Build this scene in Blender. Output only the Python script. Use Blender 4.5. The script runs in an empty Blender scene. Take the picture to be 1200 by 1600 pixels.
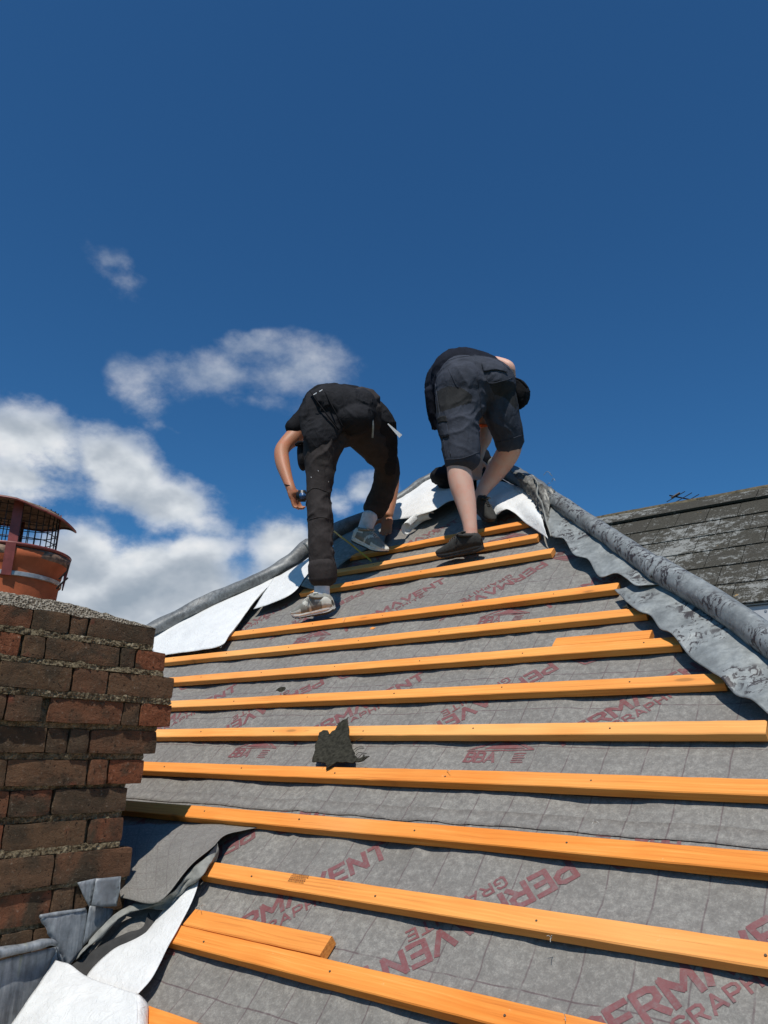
import bpy, bmesh, math, random
import numpy as np
from mathutils import Vector, Matrix, noise as mn
random.seed(7)
sc = bpy.context.scene
col = sc.collection

# ------------------------------------------------------------------ camera
CZ = 7.0                                   # camera height above the ground
g = .2                                     # batten gauge in metres
f = 1159.
psi, pit, rol, th = [math.radians(a) for a in (-38, 18, .7, 40)]
h = 6.08 * g                               # camera above the plane of the batten tops
Cv = np.array([0, 0, CZ])
F = np.array([math.sin(psi)*math.cos(pit), math.cos(psi)*math.cos(pit), math.sin(pit)])
R = np.array([math.cos(psi), -math.sin(psi), 0.])
U = np.cross(R, F)
R, U = R*math.cos(rol)+U*math.sin(rol), -R*math.sin(rol)+U*math.cos(rol)
S = np.array([0, math.cos(th), math.sin(th)])
N = np.array([0, -math.sin(th), math.cos(th)])
cam_d = bpy.data.cameras.new('camera')
cam = bpy.data.objects.new('camera', cam_d); col.objects.link(cam)
mw_ = Matrix.Identity(4)
for i in range(3):
    mw_[i][0], mw_[i][1], mw_[i][2], mw_[i][3] = R[i], U[i], -F[i], Cv[i]
cam.matrix_world = mw_
cam_d.sensor_fit = 'VERTICAL'; cam_d.sensor_height = 36; cam_d.lens = 36*f/1600
cam_d.clip_start = .05; cam_d.clip_end = 5000
sc.camera = cam

# ------------------------------------------------------------------ sun, sky, exposure
L = Vector((.24, -.46, .86)).normalized()   # towards the sun
sun_d = bpy.data.lights.new('sun', 'SUN'); sun_d.energy = 4.2; sun_d.angle = math.radians(.53); sun_d.color = (1, .95, .87)
sun = bpy.data.objects.new('sun', sun_d); col.objects.link(sun)
sun.rotation_euler = L.to_track_quat('Z', 'Y').to_euler(); sun.location = (0, -5, 20)
sc.view_settings.view_transform = 'Standard'; sc.view_settings.look = 'None'
sc.view_settings.exposure = 0; sc.view_settings.gamma = 1; sc.view_settings.use_curve_mapping = False
world = bpy.data.worlds.new('World'); sc.world = world; world.use_nodes = True

class NT:
    """small helper for node trees"""
    def __init__(s, tree): s.t = tree; s.n = tree.nodes; s.l = tree.links; s.n.clear()
    def new(s, ty, **kw):
        nd = s.n.new(ty)
        for k, v in kw.items(): setattr(nd, k, v)
        return nd
    def put(s, nd, i, v):
        if v is None: return
        if isinstance(v, bpy.types.NodeSocket): s.l.new(v, nd.inputs[i])
        else: nd.inputs[i].default_value = v
    def m(s, op, a, b=None, c=None, clamp=False):
        nd = s.new('ShaderNodeMath', operation=op, use_clamp=clamp)
        s.put(nd, 0, a); s.put(nd, 1, b); s.put(nd, 2, c); return nd.outputs[0]
    def vm(s, op, a, b=None):
        nd = s.new('ShaderNodeVectorMath', operation=op); s.put(nd, 0, a); s.put(nd, 1, b); return nd.outputs[0]
    def mix(s, fac, a, b, blend='MIX'):
        nd = s.new('ShaderNodeMix', data_type='RGBA', blend_type=blend)
        s.put(nd, 0, fac)
        s.put(nd, 6, a if isinstance(a, bpy.types.NodeSocket) else (*a, 1)); s.put(nd, 7, b if isinstance(b, bpy.types.NodeSocket) else (*b, 1))
        return nd.outputs[2]
    def noise(s, vec, scale, detail=4, rough=.55, dist=0, lac=2):
        nd = s.new('ShaderNodeTexNoise'); s.put(nd, 'Vector', vec)
        nd.inputs['Scale'].default_value = scale; nd.inputs['Detail'].default_value = detail
        nd.inputs['Roughness'].default_value = rough; nd.inputs['Distortion'].default_value = dist
        nd.inputs['Lacunarity'].default_value = lac
        return nd.outputs[0]
    def ramp(s, fac, stops):
        nd = s.new('ShaderNodeValToRGB'); s.put(nd, 0, fac); e = nd.color_ramp.elements
        while len(e) < len(stops): e.new(.5)
        for el, (p, c) in zip(e, stops):
            el.position = p; el.color = (*c, 1) if not isinstance(c, (int, float)) else (c, c, c, 1)
        return nd.outputs[0]
    def smooth(s, v, a, b):
        nd = s.new('ShaderNodeMapRange', interpolation_type='SMOOTHSTEP'); s.put(nd, 0, v)
        nd.inputs[1].default_value = a; nd.inputs[2].default_value = b; return nd.outputs[0]
    def mapping(s, vec, scale=(1, 1, 1), loc=(0, 0, 0), rot=(0, 0, 0)):
        nd = s.new('ShaderNodeMapping'); s.put(nd, 0, vec); nd.inputs[1].default_value = loc
        nd.inputs[2].default_value = rot; nd.inputs[3].default_value = scale; return nd.outputs[0]

def ray(x, y): return F + R*(x-600)/f - U*(y-800)/f
def azel(x, y):
    d = ray(x, y); d = d/np.linalg.norm(d); return math.atan2(d[0], d[1]), math.asin(d[2])

def build_sky():
    w = NT(world.node_tree)
    out = w.new('ShaderNodeOutputWorld'); bg = w.new('ShaderNodeBackground'); bg.inputs[1].default_value = .1
    sky = w.new('ShaderNodeTexSky', sky_type='NISHITA', sun_disc=False)
    sky.sun_elevation = math.asin(L.z); sky.sun_rotation = math.atan2(L.x, L.y)
    sky.air_density = 1.0; sky.dust_density = .9; sky.ozone_density = 2.0; sky.altitude = 50
    tc = w.new('ShaderNodeTexCoord').outputs['Generated']
    vec = w.vm('NORMALIZE', tc)
    sep = w.new('ShaderNodeSeparateXYZ'); w.put(sep, 0, vec)
    az = w.m('ARCTAN2', sep.outputs[0], sep.outputs[1]); el = w.m('ARCSINE', sep.outputs[2])
    # deepen the clear blue a little, as the phone camera recorded it
    skyc = w.mix(1, sky.outputs[0], (.245, .61, .90), 'MULTIPLY')
    blobs = [ # px centre, radii, tilt (deg, up to the right), weight
        (163, 398, 66, 36, -50, .42), (200, 432, 54, 26, -30, .38), (85, 392, 26, 10, 10, .16),
            (470, 575, 80, 44, -5, .60), (330, 585, 85, 32, 0, .50), (215, 610, 50, 34, -38, .50), (400, 530, 60, 18, 5, .40), (400,630,80,16,0,.36), (290,668,26,10,-20,.26),
            (40, 690, 100, 52, -15, 1.0), (190, 735, 75, 46, -30, 1.05), (275, 795, 80, 38, -14, .95), (20, 760, 90, 40, 0, .8),
            (240, 905, 110, 46, 4, 1.05), (130, 880, 90, 60, 0, .9), (60, 960, 260, 50, 0, .9), (300, 870, 70, 30, 20, .85),
            (445, 850, 48, 44, 10, .92), (505, 790, 50, 34, 10, .74), (570, 765, 40, 24, 5, .62), (385, 735, 34, 16, 20, .16), (470, 905, 80, 36, 0, .85), (330, 940, 110, 30, 0, .8),
            (60, 1130, 420, 130, 0, .9), (-260, 820, 240, 110, 0, .8), (-300, 560, 160, 50, 0, .5)]
    # warp coordinates for ragged outlines
    wn = w.new('ShaderNodeTexNoise'); w.put(wn, 'Vector', vec); wn.inputs['Scale'].default_value = 9; wn.inputs['Detail'].default_value = 5
    ws = w.new('ShaderNodeSeparateXYZ'); w.put(ws, 0, w.vm('SUBTRACT', wn.outputs[1], (.5, .5, .5)))
    azw = w.m('MULTIPLY_ADD', ws.outputs[0], .055, az); elw = w.m('MULTIPLY_ADD', ws.outputs[1], .05, el)
    def field(dz):
        tot = None
        for (x, y, rx, ry, tl, wt) in blobs:
            a0, e0 = azel(x, y); a1, e1 = azel(x+1, y); a2, e2 = azel(x, y-1)
            ca, sa = math.cos(math.radians(tl)), math.sin(math.radians(tl))
            ra, re = rx*(a1-a0), ry*(e2-e0)
            dx = w.m('MULTIPLY', w.m('SUBTRACT', azw, a0), 1/(a1-a0)); dy = w.m('MULTIPLY', w.m('SUBTRACT', elw, e0+dz), 1/(e2-e0))
            X_ = w.m('ADD', w.m('MULTIPLY', dx, ca/rx), w.m('MULTIPLY', dy, sa/rx))
            Y_ = w.m('ADD', w.m('MULTIPLY', dx, -sa/ry), w.m('MULTIPLY', dy, ca/ry))
            r2 = w.m('ADD', w.m('MULTIPLY', X_, X_), w.m('MULTIPLY', Y_, Y_))
            v = w.m('MULTIPLY', w.m('EXPONENT', w.m('MULTIPLY', r2, -.75)), wt)
            tot = v if tot is None else w.m('MAXIMUM', tot, w.m('MINIMUM', w.m('MULTIPLY_ADD', w.m('MINIMUM', tot, v), .35, w.m('MAXIMUM', tot, v)), 1.1))
        return tot
    mask = field(0)
    v2 = w.mapping(vec, (1, 1, 1.5))
    n1 = w.noise(v2, 8.5, 12, .60, .0); n3 = w.noise(v2, 11, 4, .5); n2 = w.noise(w.mapping(v2, loc=(-.004, .006, -.028)), 11, 4, .5)
    # elsewhere in the sky: the same scattered cumulus low down
    gen = w.m('MULTIPLY', w.smooth(w.noise(w.mapping(vec, (1, 1, 2.2), (3, 1, 0)), 2.4, 3, .5), .52, .66), w.smooth(el, .62, .12))
    fr = w.m('ABSOLUTE', w.m('SUBTRACT', az, psi)); gen = w.m('MULTIPLY', gen, w.smooth(fr, .62, .85))
    base = w.m('MAXIMUM', mask, w.m('MULTIPLY', gen, .85))
    d = w.m('ADD', base, w.m('MULTIPLY', w.m('SUBTRACT', n1, .5), 2.1))
    d = w.m('MULTIPLY', d, w.smooth(base, .03, .22))
    crisp = w.smooth(el, .47, .41)
    dens = w.m('ADD', w.m('MULTIPLY', w.smooth(d, .16, 1.0), w.m('SUBTRACT', 1, crisp)), w.m('MULTIPLY', w.smooth(d, .27, .84), crisp))
    dens = w.m('MULTIPLY', dens, w.m('ADD', .50, w.m('MULTIPLY', w.smooth(base, .42, .95), .47)))
    # light from above: puffs facing the sun white, undersides grey
    rel = w.m('SUBTRACT', n3, n2)
    core = w.smooth(d, .55, 1.35)
    lit = w.m('ADD', w.m('MULTIPLY', w.m('SUBTRACT', n1, .5), .5), w.m('MULTIPLY_ADD', rel, 1.9, .76))
    lit = w.m('SUBTRACT', lit, w.m('MULTIPLY', core, .24)); 
    low = w.smooth(el, .28, .16)
    lit = w.m('SUBTRACT', lit, w.m('MULTIPLY', low, .20), clamp=True)
    cc = w.ramp(lit, [(0, (3.2, 3.8, 4.5)), (.42, (4.7, 5.2, 5.8)), (.75, (6.9, 7.3, 7.7)), (1, (8.5, 8.6, 8.7))])
    w.put(bg, 0, w.mix(dens, skyc, cc)); w.l.new(bg.outputs[0], out.inputs[0])
build_sky()

# ------------------------------------------------------------------ geometry helpers
def W(u, s, w=0): return Cv + np.array([u, 0, 0]) + S*s + N*(w-h)
def hit(x, y, w=0):
    d = ray(x, y); t = (w-h)/(d@N); P = d*t; return P[0], float(P@S)
def at(x, y, dep): return Cv + ray(x, y)*dep
def deep(x, y, w=0):
    u, s = hit(x, y, w); return float((W(u, s, w)-Cv)@F)
M_roof = Matrix.Translation(Vector(Cv - N*h)) @ Matrix.Rotation(th, 4, 'X')

def mesh_obj(name, verts, faces, mats, parent=None, frame=None, smooth=False, uv=None, mi=None, origin=None):
    V = np.array([tuple(v) for v in verts], dtype=float)
    c = np.array(origin) if origin is not None else np.array([V[:, 0].mean(), V[:, 1].mean(), V[:, 2].min()])
    me = bpy.data.meshes.new(name); me.from_pydata((V-c).tolist(), [], [list(a) for a in faces]); me.update()
    if not isinstance(mats, (list, tuple)): mats = [mats]
    for m in mats: me.materials.append(m)
    if mi is not None: me.polygons.foreach_set('material_index', mi)
    if smooth: me.polygons.foreach_set('use_smooth', [True]*len(me.polygons))
    if uv is not None:
        lay = me.uv_layers.new(name='uv'); li = np.zeros(len(me.loops), dtype=np.int32); me.loops.foreach_get('vertex_index', li)
        lay.data.foreach_set('uv', np.array(uv, dtype=float)[li].ravel())
    ob = bpy.data.objects.new(name, me); col.objects.link(ob)
    mw = Matrix.Translation(Vector(c))
    if frame is not None: mw = frame @ mw
    ob.matrix_world = mw
    if parent is not None: adopt(ob, parent)
    return ob
def adopt(ob, parent):
    mw = ob.matrix_basis.copy()
    chain = Matrix.Identity(4); p = parent; st = []
    while p is not None: st.append(p); p = p.parent
    for p in reversed(st): chain = chain @ p.matrix_parent_inverse @ p.matrix_basis
    ob.parent = parent; ob.matrix_parent_inverse = chain.inverted()
def tag(o, label=None, cat=None, group=None, kind=None):
    if label: o['label'] = label
    if cat: o['category'] = cat
    if group: o['group'] = group
    if kind: o['kind'] = kind
    return o
def thing(name, loc, label=None, cat=None, group=None, kind=None):
    o = bpy.data.objects.new(name, None); o.empty_display_size = .2; o.location = Vector([float(a) for a in loc]); col.objects.link(o)
    return tag(o, label, cat, group, kind)

def box(c, s, fr=None):
    v = [(c[0]+sx*s[0]/2, c[1]+sy*s[1]/2, c[2]+sz*s[2]/2) for sx in (-1, 1) for sy in (-1, 1) for sz in (-1, 1)]
    fc = [(0, 1, 3, 2), (4, 6, 7, 5), (0, 4, 5, 1), (2, 3, 7, 6), (0, 2, 6, 4), (1, 5, 7, 3)]
    return v, fc
class MB:
    def __init__(s): s.v = []; s.f = []; s.mi = []
    def add(s, vf, m=0):
        o = len(s.v); s.v += [tuple(a) for a in vf[0]]; s.f += [tuple(i+o for i in a) for a in vf[1]]; s.mi += [m]*len(vf[1]); return s
    def build(s, name, mats, parent=None, frame=None, smooth=False):
        return mesh_obj(name, s.v, s.f, mats, parent, frame, smooth, mi=s.mi)
def catmull(P, n):
    P = np.array(P, dtype=float)
    if len(P) == 2: t = np.linspace(0, 1, n)[:, None]; return P[0]*(1-t)+P[1]*t
    d = np.r_[0, np.cumsum(np.maximum(np.linalg.norm(np.diff(P, axis=0), axis=1), 1e-6))]
    Q = np.vstack([2*P[0]-P[1], P, 2*P[-1]-P[-2]]); out = []
    for t in np.linspace(0, d[-1], n):
        i = min(max(int(np.searchsorted(d, t, side='right')-1), 0), len(P)-2); x = (t-d[i])/(d[i+1]-d[i])
        a, b, c, e = Q[i], Q[i+1], Q[i+2], Q[i+3]
        out.append(.5*((2*b)+(-a+c)*x+(2*a-5*b+4*c-e)*x*x+(-a+3*b-3*c+e)*x**3))
    return np.array(out)
def tube(path, r, seg=12, caps=True, n=None, wob=0, ell=1):
    P = catmull(path, n) if n else np.array(path, dtype=float)
    rr = np.full(len(P), r) if np.isscalar(r) else np.interp(np.linspace(0, 1, len(P)), np.linspace(0, 1, len(r)), r)
    T = np.gradient(P, axis=0); v = []; fc = []
    ref = np.array([0, 0, 1.]) if abs((T[0]/np.linalg.norm(T[0]))[2]) < .9 else np.array([1., 0, 0])
    for i, (p, t) in enumerate(zip(P, T)):
        t = t/np.linalg.norm(t); a = np.cross(t, ref); a /= np.linalg.norm(a); b = np.cross(a, t)
        for k in range(seg):
            q = 2*math.pi*k/seg; rw = rr[i]*(1+(wob*mn.noise(Vector((p*9).tolist())+Vector((math.cos(q)*1.3, math.sin(q)*1.3, 0))) if wob else 0))
            v.append(p+a*math.cos(q)*rw+b*math.sin(q)*rw*ell)
    for i in range(len(P)-1):
        for k in range(seg): fc.append((i*seg+k, i*seg+(k+1) % seg, (i+1)*seg+(k+1) % seg, (i+1)*seg+k))
    if caps: fc.append(tuple(range(seg))[::-1]); fc.append(tuple((len(P)-1)*seg+k for k in range(seg)))
    return v, fc
def sheet(name, rails, mat, parent=None, nu=60, nv=20, amp=.004, sc_=9, thick=.0012, space='roof', seed=0, fine=.0, mats=None):
    """a draped sheet between rails; each rail is a list of (px, py, w) looked up on the roof (or chimney) and splined"""
    rl = []
    for r_ in rails:
        if space == 'roof': pts = [W(*hit(x, y, w_), w_) for (x, y, w_) in r_]
        elif space == 'face': pts = [onface(x, y, w_) for (x, y, w_) in r_]
        else: pts = [np.array(p) for p in r_]
        rl.append(catmull(pts, nu))
    rl = np.array(rl); v = []
    for i in range(nu):
        cr = catmull(rl[:, i, :], nv)
        for j in range(nv): v.append(cr[j])
    V = np.array(v).reshape(nu, nv, 3)
    du = np.gradient(V, axis=0); dv = np.gradient(V, axis=1); nn = np.cross(du, dv); nn /= np.maximum(np.linalg.norm(nn, axis=2, keepdims=True), 1e-9)
    for i in range(nu):
        for j in range(nv):
            p = Vector(V[i, j].tolist())+Vector((seed*3.1, 0, 0))
            k = mn.noise(p*sc_)*amp + mn.noise(p*sc_*2.7)*amp*.4 + (mn.noise(p*60)*fine if fine else 0)
            V[i, j] += nn[i, j]*k
    fc = [(i*nv+j, (i+1)*nv+j, (i+1)*nv+j+1, i*nv+j+1) for i in range(nu-1) for j in range(nv-1)]
    uv = [(i/nu, j/nv) for i in range(nu) for j in range(nv)]
    ob = mesh_obj(name, V.reshape(-1, 3), fc, mats or mat, parent, smooth=True, uv=uv)
    so = ob.modifiers.new('thickness', 'SOLIDIFY'); so.thickness = thick; so.offset = 0
    return ob

# ------------------------------------------------------------------ materials
def mat(name):
    m = bpy.data.materials.new(name); m.use_nodes = True; t = NT(m.node_tree)
    o = t.new('ShaderNodeOutputMaterial'); b = t.new('ShaderNodeBsdfPrincipled'); t.l.new(b.outputs[0], o.inputs[0])
    t.b = b; t.obj = t.new('ShaderNodeTexCoord').outputs['Object']; t.rnd = t.new('ShaderNodeObjectInfo').outputs['Random']
    t.geo = t.new('ShaderNodeNewGeometry').outputs['Position']
    return m, t
def fin(t, c, rough=.7, bump=None, dist=.002, strength=1., metal=0, spec=.5):
    t.put(t.b, 'Base Color', c if isinstance(c, bpy.types.NodeSocket) else (*c, 1)); t.put(t.b, 'Roughness', rough); t.put(t.b, 'Metallic', metal)
    t.put(t.b, 'Specular IOR Level', spec)
    if bump is not None:
        bp = t.new('ShaderNodeBump'); bp.inputs['Strength'].default_value = strength; bp.inputs['Distance'].default_value = dist
        t.put(bp, 'Height', bump); t.l.new(bp.outputs[0], t.b.inputs['Normal'])
def plain(name, c, rough=.7, metal=0, var=.15, scale=30, bump=.0006, spec=.5, detail=5):
    m, t = mat(name); n = t.noise(t.geo, scale, detail, .6)
    lo = tuple(x*(1-var) for x in c); hi = tuple(min(x*(1+var), 1) for x in c)
    fin(t, t.ramp(n, [(.3, lo), (.7, hi)]), rough, n, bump, 1, metal, spec); return m

def make_wood():
    m, t = mat('orange_treated_timber')
    rv = t.new('ShaderNodeCombineXYZ'); t.put(rv, 0, t.m('MULTIPLY', t.rnd, 37)); t.put(rv, 1, t.m('MULTIPLY', t.rnd, 11)); 
    p = t.vm('ADD', t.obj, rv.outputs[0])
    wob = t.noise(t.mapping(p, (2.2, 14, 14)), 1, 3, .5)
    wv = t.new('ShaderNodeVectorMath', operation='MULTIPLY_ADD')
    cmb = t.new('ShaderNodeCombineXYZ'); t.put(cmb, 1, t.m('MULTIPLY', t.m('SUBTRACT', wob, .5), .03)); 
    p2 = t.vm('ADD', p, cmb.outputs[0])
    grain = t.noise(t.mapping(p2, (3.0, 150, 150)), 1, 6, .6)
    broad = t.noise(t.mapping(p, (1.6, 10, 10)), 1, 4, .55)
    c = t.ramp(t.m('ADD', t.m('MULTIPLY', grain, .6), t.m('MULTIPLY', broad, .4)), [(.33, (.48, .125, .016)), (.44, (.74, .245, .042)), (.56, (.86, .33, .066)), (.70, (.93, .48, .15))])
    # bands of stronger and paler dye along each batten
    band = t.smooth(t.noise(t.mapping(p, (1.9, 7, 7), (5, 0, 0)), 1, 6, .65), .47, .68)
    c = t.mix(t.m('MULTIPLY', band, .60), c, (.78, .20, .018))
    pale = t.smooth(t.noise(t.mapping(p, (.7, .5, .5), (9, 3, 0)), 1, 3, .6), .5, .7)
    c = t.mix(t.m('MULTIPLY', pale, .5), c, (.90, .53, .22))
    # knots
    vo = t.new('ShaderNodeTexVoronoi'); t.put(vo, 'Vector', t.mapping(p, (3.4, 11, .01))); vo.inputs['Scale'].default_value = 1
    kn = t.smooth(vo.outputs[0], .12, .06); halo = t.smooth(vo.outputs[0], .34, .08)
    c = t.mix(t.m('MULTIPLY', halo, .5), c, (.62, .17, .022)); c = t.mix(t.m('MULTIPLY', kn, .85), c, (.20, .062, .014))
    # dark scuffs and rain spots
    sc1 = t.smooth(t.noise(t.mapping(p, (9, 40, 40)), 1, 6, .7), .66, .74); c = t.mix(t.m('MULTIPLY', sc1, .55), c, (.25, .10, .03))
    spl = t.smooth(t.noise(t.mapping(p, (2.2, 240, 240), (3, 1, 1)), 1, 3, .5), .70, .74); c = t.mix(t.m('MULTIPLY', spl, .6), c, (.30, .10, .02))
    scr = t.smooth(t.noise(t.mapping(p, (26, 20, 20), (1, 8, 1)), 1, 5, .75), .66, .72); c = t.mix(t.m('MULTIPLY', scr, .55), c, (.93, .62, .32))
    # per batten tint
    c = t.mix(.30, c, t.mix(t.rnd, (.70, .20, .025), (.92, .50, .17)))
    fin(t, c, t.m('MULTIPLY_ADD', grain, .2, .66), t.m('MULTIPLY_ADD', grain, 1, t.m('MULTIPLY', kn, .6)), .0016, .9, spec=.2); return m
def make_membrane():
    m, t = mat('grey_breather_membrane')
    uvn = t.new('ShaderNodeUVMap'); uvn.uv_map = 'uv'; uv = uvn.outputs[0]
    # fibre mottling of the spun fabric
    f1 = t.noise(uv, 55, 8, .68); f2 = t.noise(uv, 210, 5, .75, .8); f3 = t.noise(uv, 5, 4, .6)
    v = t.m('ADD', t.m('MULTIPLY', f1, .5), t.m('ADD', t.m('MULTIPLY', f2, .45), t.m('MULTIPLY', f3, .18)))
    c = t.ramp(v, [(.36, (.118, .109, .099)), (.55, (.185, .174, .158)), (.70, (.31, .295, .265))])
    dust = t.smooth(t.noise(uv, 14, 7, .72), .54, .72); c = t.mix(t.m('MULTIPLY', dust, .34), c, (.30, .295, .27))
    # printed cutting grid
    wob = t.new('ShaderNodeTexNoise'); t.put(wob, 'Vector', uv); wob.inputs['Scale'].default_value = 7; wob.inputs['Detail'].default_value = 3
    wv = t.vm('MULTIPLY', t.vm('SUBTRACT', wob.outputs[1], (.5, .5, .5)), (.014, .014, 0)); q = t.vm('ADD', uv, wv)
    sp = t.new('ShaderNodeSeparateXYZ'); t.put(sp, 0, q)
    def line(a, off, per, wd):
        k = t.m('ABSOLUTE', t.m('SUBTRACT', t.m('FRACT', t.m('MULTIPLY_ADD', a, 1/per, off)), .5)); return t.smooth(k, wd*1.6/per, wd*.5/per)
    lv = line(sp.outputs[0], .22, .1013, .0016); lh = line(sp.outputs[1], .5-.83/.1725, .1725, .0016)
    brk = t.smooth(t.noise(uv, 22, 3, .6), .38, .52)
    ln = t.m('MULTIPLY', t.m('MAXIMUM', t.m('MULTIPLY', lv, .55), t.m('MULTIPLY', lh, .66)), t.m('MULTIPLY_ADD', brk, .6, .4))
    c = t.mix(ln, c, (.075, .038, .045))
    fin(t, c, .62, t.m('ADD', t.m('MULTIPLY', f1, .7), t.m('MULTIPLY', f2, .5)), .0022, .8, spec=.4); return m
def make_print():
    m, t = mat('red_print_ink'); n = t.noise(t.obj, 95, 6, .75); n2 = t.noise(t.obj, 14, 3, .6)
    k = t.smooth(t.m('ADD', n, t.m('MULTIPLY', n2, .35)), .58, .92)
    fin(t, t.mix(k, (.185, .064, .066), (.19, .13, .125)), .6, n, .001, .5); return m
def make_white():
    m, t = mat('white_felt_underside'); n = t.noise(t.geo, 14, 6, .6); n2 = t.noise(t.geo, 230, 3, .7); cr = t.noise(t.geo, 38, 5, .65, 1.2)
    c = t.ramp(n, [(.3, (.70, .70, .69)), (.7, (.80, .80, .785))])
    fin(t, c, .5, t.m('ADD', t.m('MULTIPLY', cr, 1.), t.m('MULTIPLY', n2, .2)), .006, .9, spec=.4); return m
def make_lead(name='weathered_lead', smear=True, base=(.25, .265, .262), k_=1., fr=38):
    m, t = mat(name); n = t.noise(t.geo, 9, 7, .62, .6); n2 = t.noise(t.geo, 40, 6, .7)
    c = t.ramp(t.m('ADD', t.m('MULTIPLY', n, .6), t.m('MULTIPLY', n2, .4)), [(.33, tuple(b*.62 for b in base)), (.5, base), (.66, tuple(b*1.5 for b in base))])
    if smear:
        # bitumen smears: short ragged strokes in patches
        z = t.mapping(t.geo, (fr, fr, fr*.42), rot=(.3, -.5, .4)); s1 = t.noise(z, 1, 6, .7, 1.6)
        reg = t.smooth(t.noise(t.geo, 4.5 if fr > 30 else 7, 3, .5), .38 if fr > 30 else .50, .54 if fr > 30 else .60)
        sm = t.m('MULTIPLY', t.smooth(s1, .51, .545), t.m('MULTIPLY_ADD', reg, .95, .08))
        c = t.mix(t.m('MULTIPLY', sm, .92*k_, clamp=True), c, (.035, .026, .028))
        wh = t.smooth(t.noise(t.geo, 26, 7, .75, .8), .62, .70); c = t.mix(t.m('MULTIPLY', wh, .6), c, (.50, .51, .50))
    fin(t, c, t.m('MULTIPLY_ADD', n2, .35, .34), t.m('ADD', n, t.m('MULTIPLY', n2, .5)), .006, .55, metal=.25, spec=.5); return m
def make_brick(nm='sooty_stock_brick', red=False):
    m, t = mat(nm)
    rv = t.new('ShaderNodeCombineXYZ'); t.put(rv, 0, t.m('MULTIPLY', t.rnd, 51)); t.put(rv, 2, t.m('MULTIPLY', t.rnd, 17)); p = t.vm('ADD', t.obj, rv.outputs[0])
    n = t.noise(p, 11, 6, .62, .4); n2 = t.noise(p, 90, 6, .72); n3 = t.noise(p, 320, 3, .7)
    base = t.ramp(t.rnd, [(0, (.130, .080, .046)), (.3, (.150, .084, .048)), (.55, (.098, .068, .044)), (.8, (.170, .082, .045)), (.95, (.21, .078, .042)), (1, (.14, .084, .046))])
    if red: base = t.ramp(n2, [(.3, (.13, .052, .028)), (.7, (.27, .098, .048))])
    c = t.mix(t.smooth(n, .40 if not red else .52, .66), base, (.068, .050, .033))
    c = t.mix(t.m('MULTIPLY', t.smooth(t.noise(p, 7, 4, .6), .62, .70), .6), c, (.24, .075, .045))
    c = t.mix(t.m('MULTIPLY', t.smooth(n2, .585, .68), .55), c, (.30, .25, .19))
    c = t.mix(t.smooth(n2, .42, .34), c, (.016, .012, .010))
    fin(t, c, .9, t.m('ADD', t.m('MULTIPLY', n2, .9), t.m('ADD', t.m('MULTIPLY', n3, .4), n)), .0065, .9, spec=.15); return m
def make_mortar():
    m, t = mat('crumbling_mortar'); n = t.noise(t.geo, 30, 7, .75); n2 = t.noise(t.geo, 130, 5, .75)
    c = t.ramp(t.m('ADD', t.m('MULTIPLY', n, .55), t.m('MULTIPLY', n2, .45)), [(.32, (.035, .026, .016)), (.45, (.14, .108, .065)), (.56, (.31, .255, .165)), (.68, (.58, .51, .38))])
    fin(t, c, .95, t.m('ADD', n, n2), .012, 1, spec=.1); return m
def make_cement():
    m, t = mat('pebbly_cement_cap'); n = t.noise(t.geo, 70, 7, .75); vo = t.new('ShaderNodeTexVoronoi'); t.put(vo, 'Vector', t.geo); vo.inputs['Scale'].default_value = 170
    c = t.ramp(t.m('ADD', t.m('MULTIPLY', n, .6), t.m('MULTIPLY', vo.outputs[0], .5)), [(.3, (.045, .036, .026)), (.5, (.19, .16, .12)), (.66, (.46, .41, .33))])
    fin(t, c, .95, t.m('ADD', n, vo.outputs[0]), .009, 1, spec=.1); return m
def make_tile():
    m, t = mat('lichened_cement_tile'); p = t.geo
    big = t.noise(p, 1.1, 3, .5); n = t.noise(t.mapping(p, (1, 1, 1.2)), 9, 9, .78, .2); n2 = t.noise(p, 55, 5, .7)
    c = t.ramp(n2, [(.3, (.028, .027, .022)), (.7, (.085, .078, .062))])
    c = t.mix(t.m('MULTIPLY', t.rnd, .4), c, (.055, .05, .042))
    patch = t.m('ADD', n, t.m('MULTIPLY', t.m('SUBTRACT', big, .5), .55))
    c = t.mix(t.m('MULTIPLY', t.smooth(t.m('MULTIPLY_ADD', t.m('SUBTRACT', n2, .5), .5, patch), .505, .62), .72), c, (.31, .315, .30))
    c = t.mix(t.m('MULTIPLY', t.smooth(t.noise(p, 3.1, 5, .7), .655, .69), .9), c, (.42, .24, .045))
    fin(t, c, .92, t.m('ADD', n, n2), .01, .8, spec=.15); return m
def make_cloth(name, c, wrinkle=1., rough=.85, spec=.12):
    m, t = mat(name); wv = t.noise(t.geo, 600, 2, .5); fo = t.noise(t.mapping(t.geo, (1, 1, .55)), 26, 4, .55, 1.4); d = t.noise(t.geo, 18, 5, .6)
    cc = t.ramp(d, [(.3, tuple(x*.78 for x in c)), (.72, tuple(x*1.3 for x in c))])
    fin(t, cc, rough, t.m('ADD', t.m('MULTIPLY', fo, 1.*wrinkle), t.m('MULTIPLY', wv, .05)), .006, .75, spec=spec); return m
def make_skin(name, c, red):
    m, t = mat(name); n = t.noise(t.geo, 22, 5, .6); n2 = t.noise(t.geo, 260, 3, .6)
    fin(t, t.mix(t.smooth(n, .35, .7), c, red), .52, n2, .0006, .5, spec=.35)
    t.put(t.b, 'Subsurface Weight', .12); t.b.inputs['Subsurface Radius'].default_value = (.012, .005, .003); t.put(t.b, 'Subsurface Scale', 1.0); return m
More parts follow.
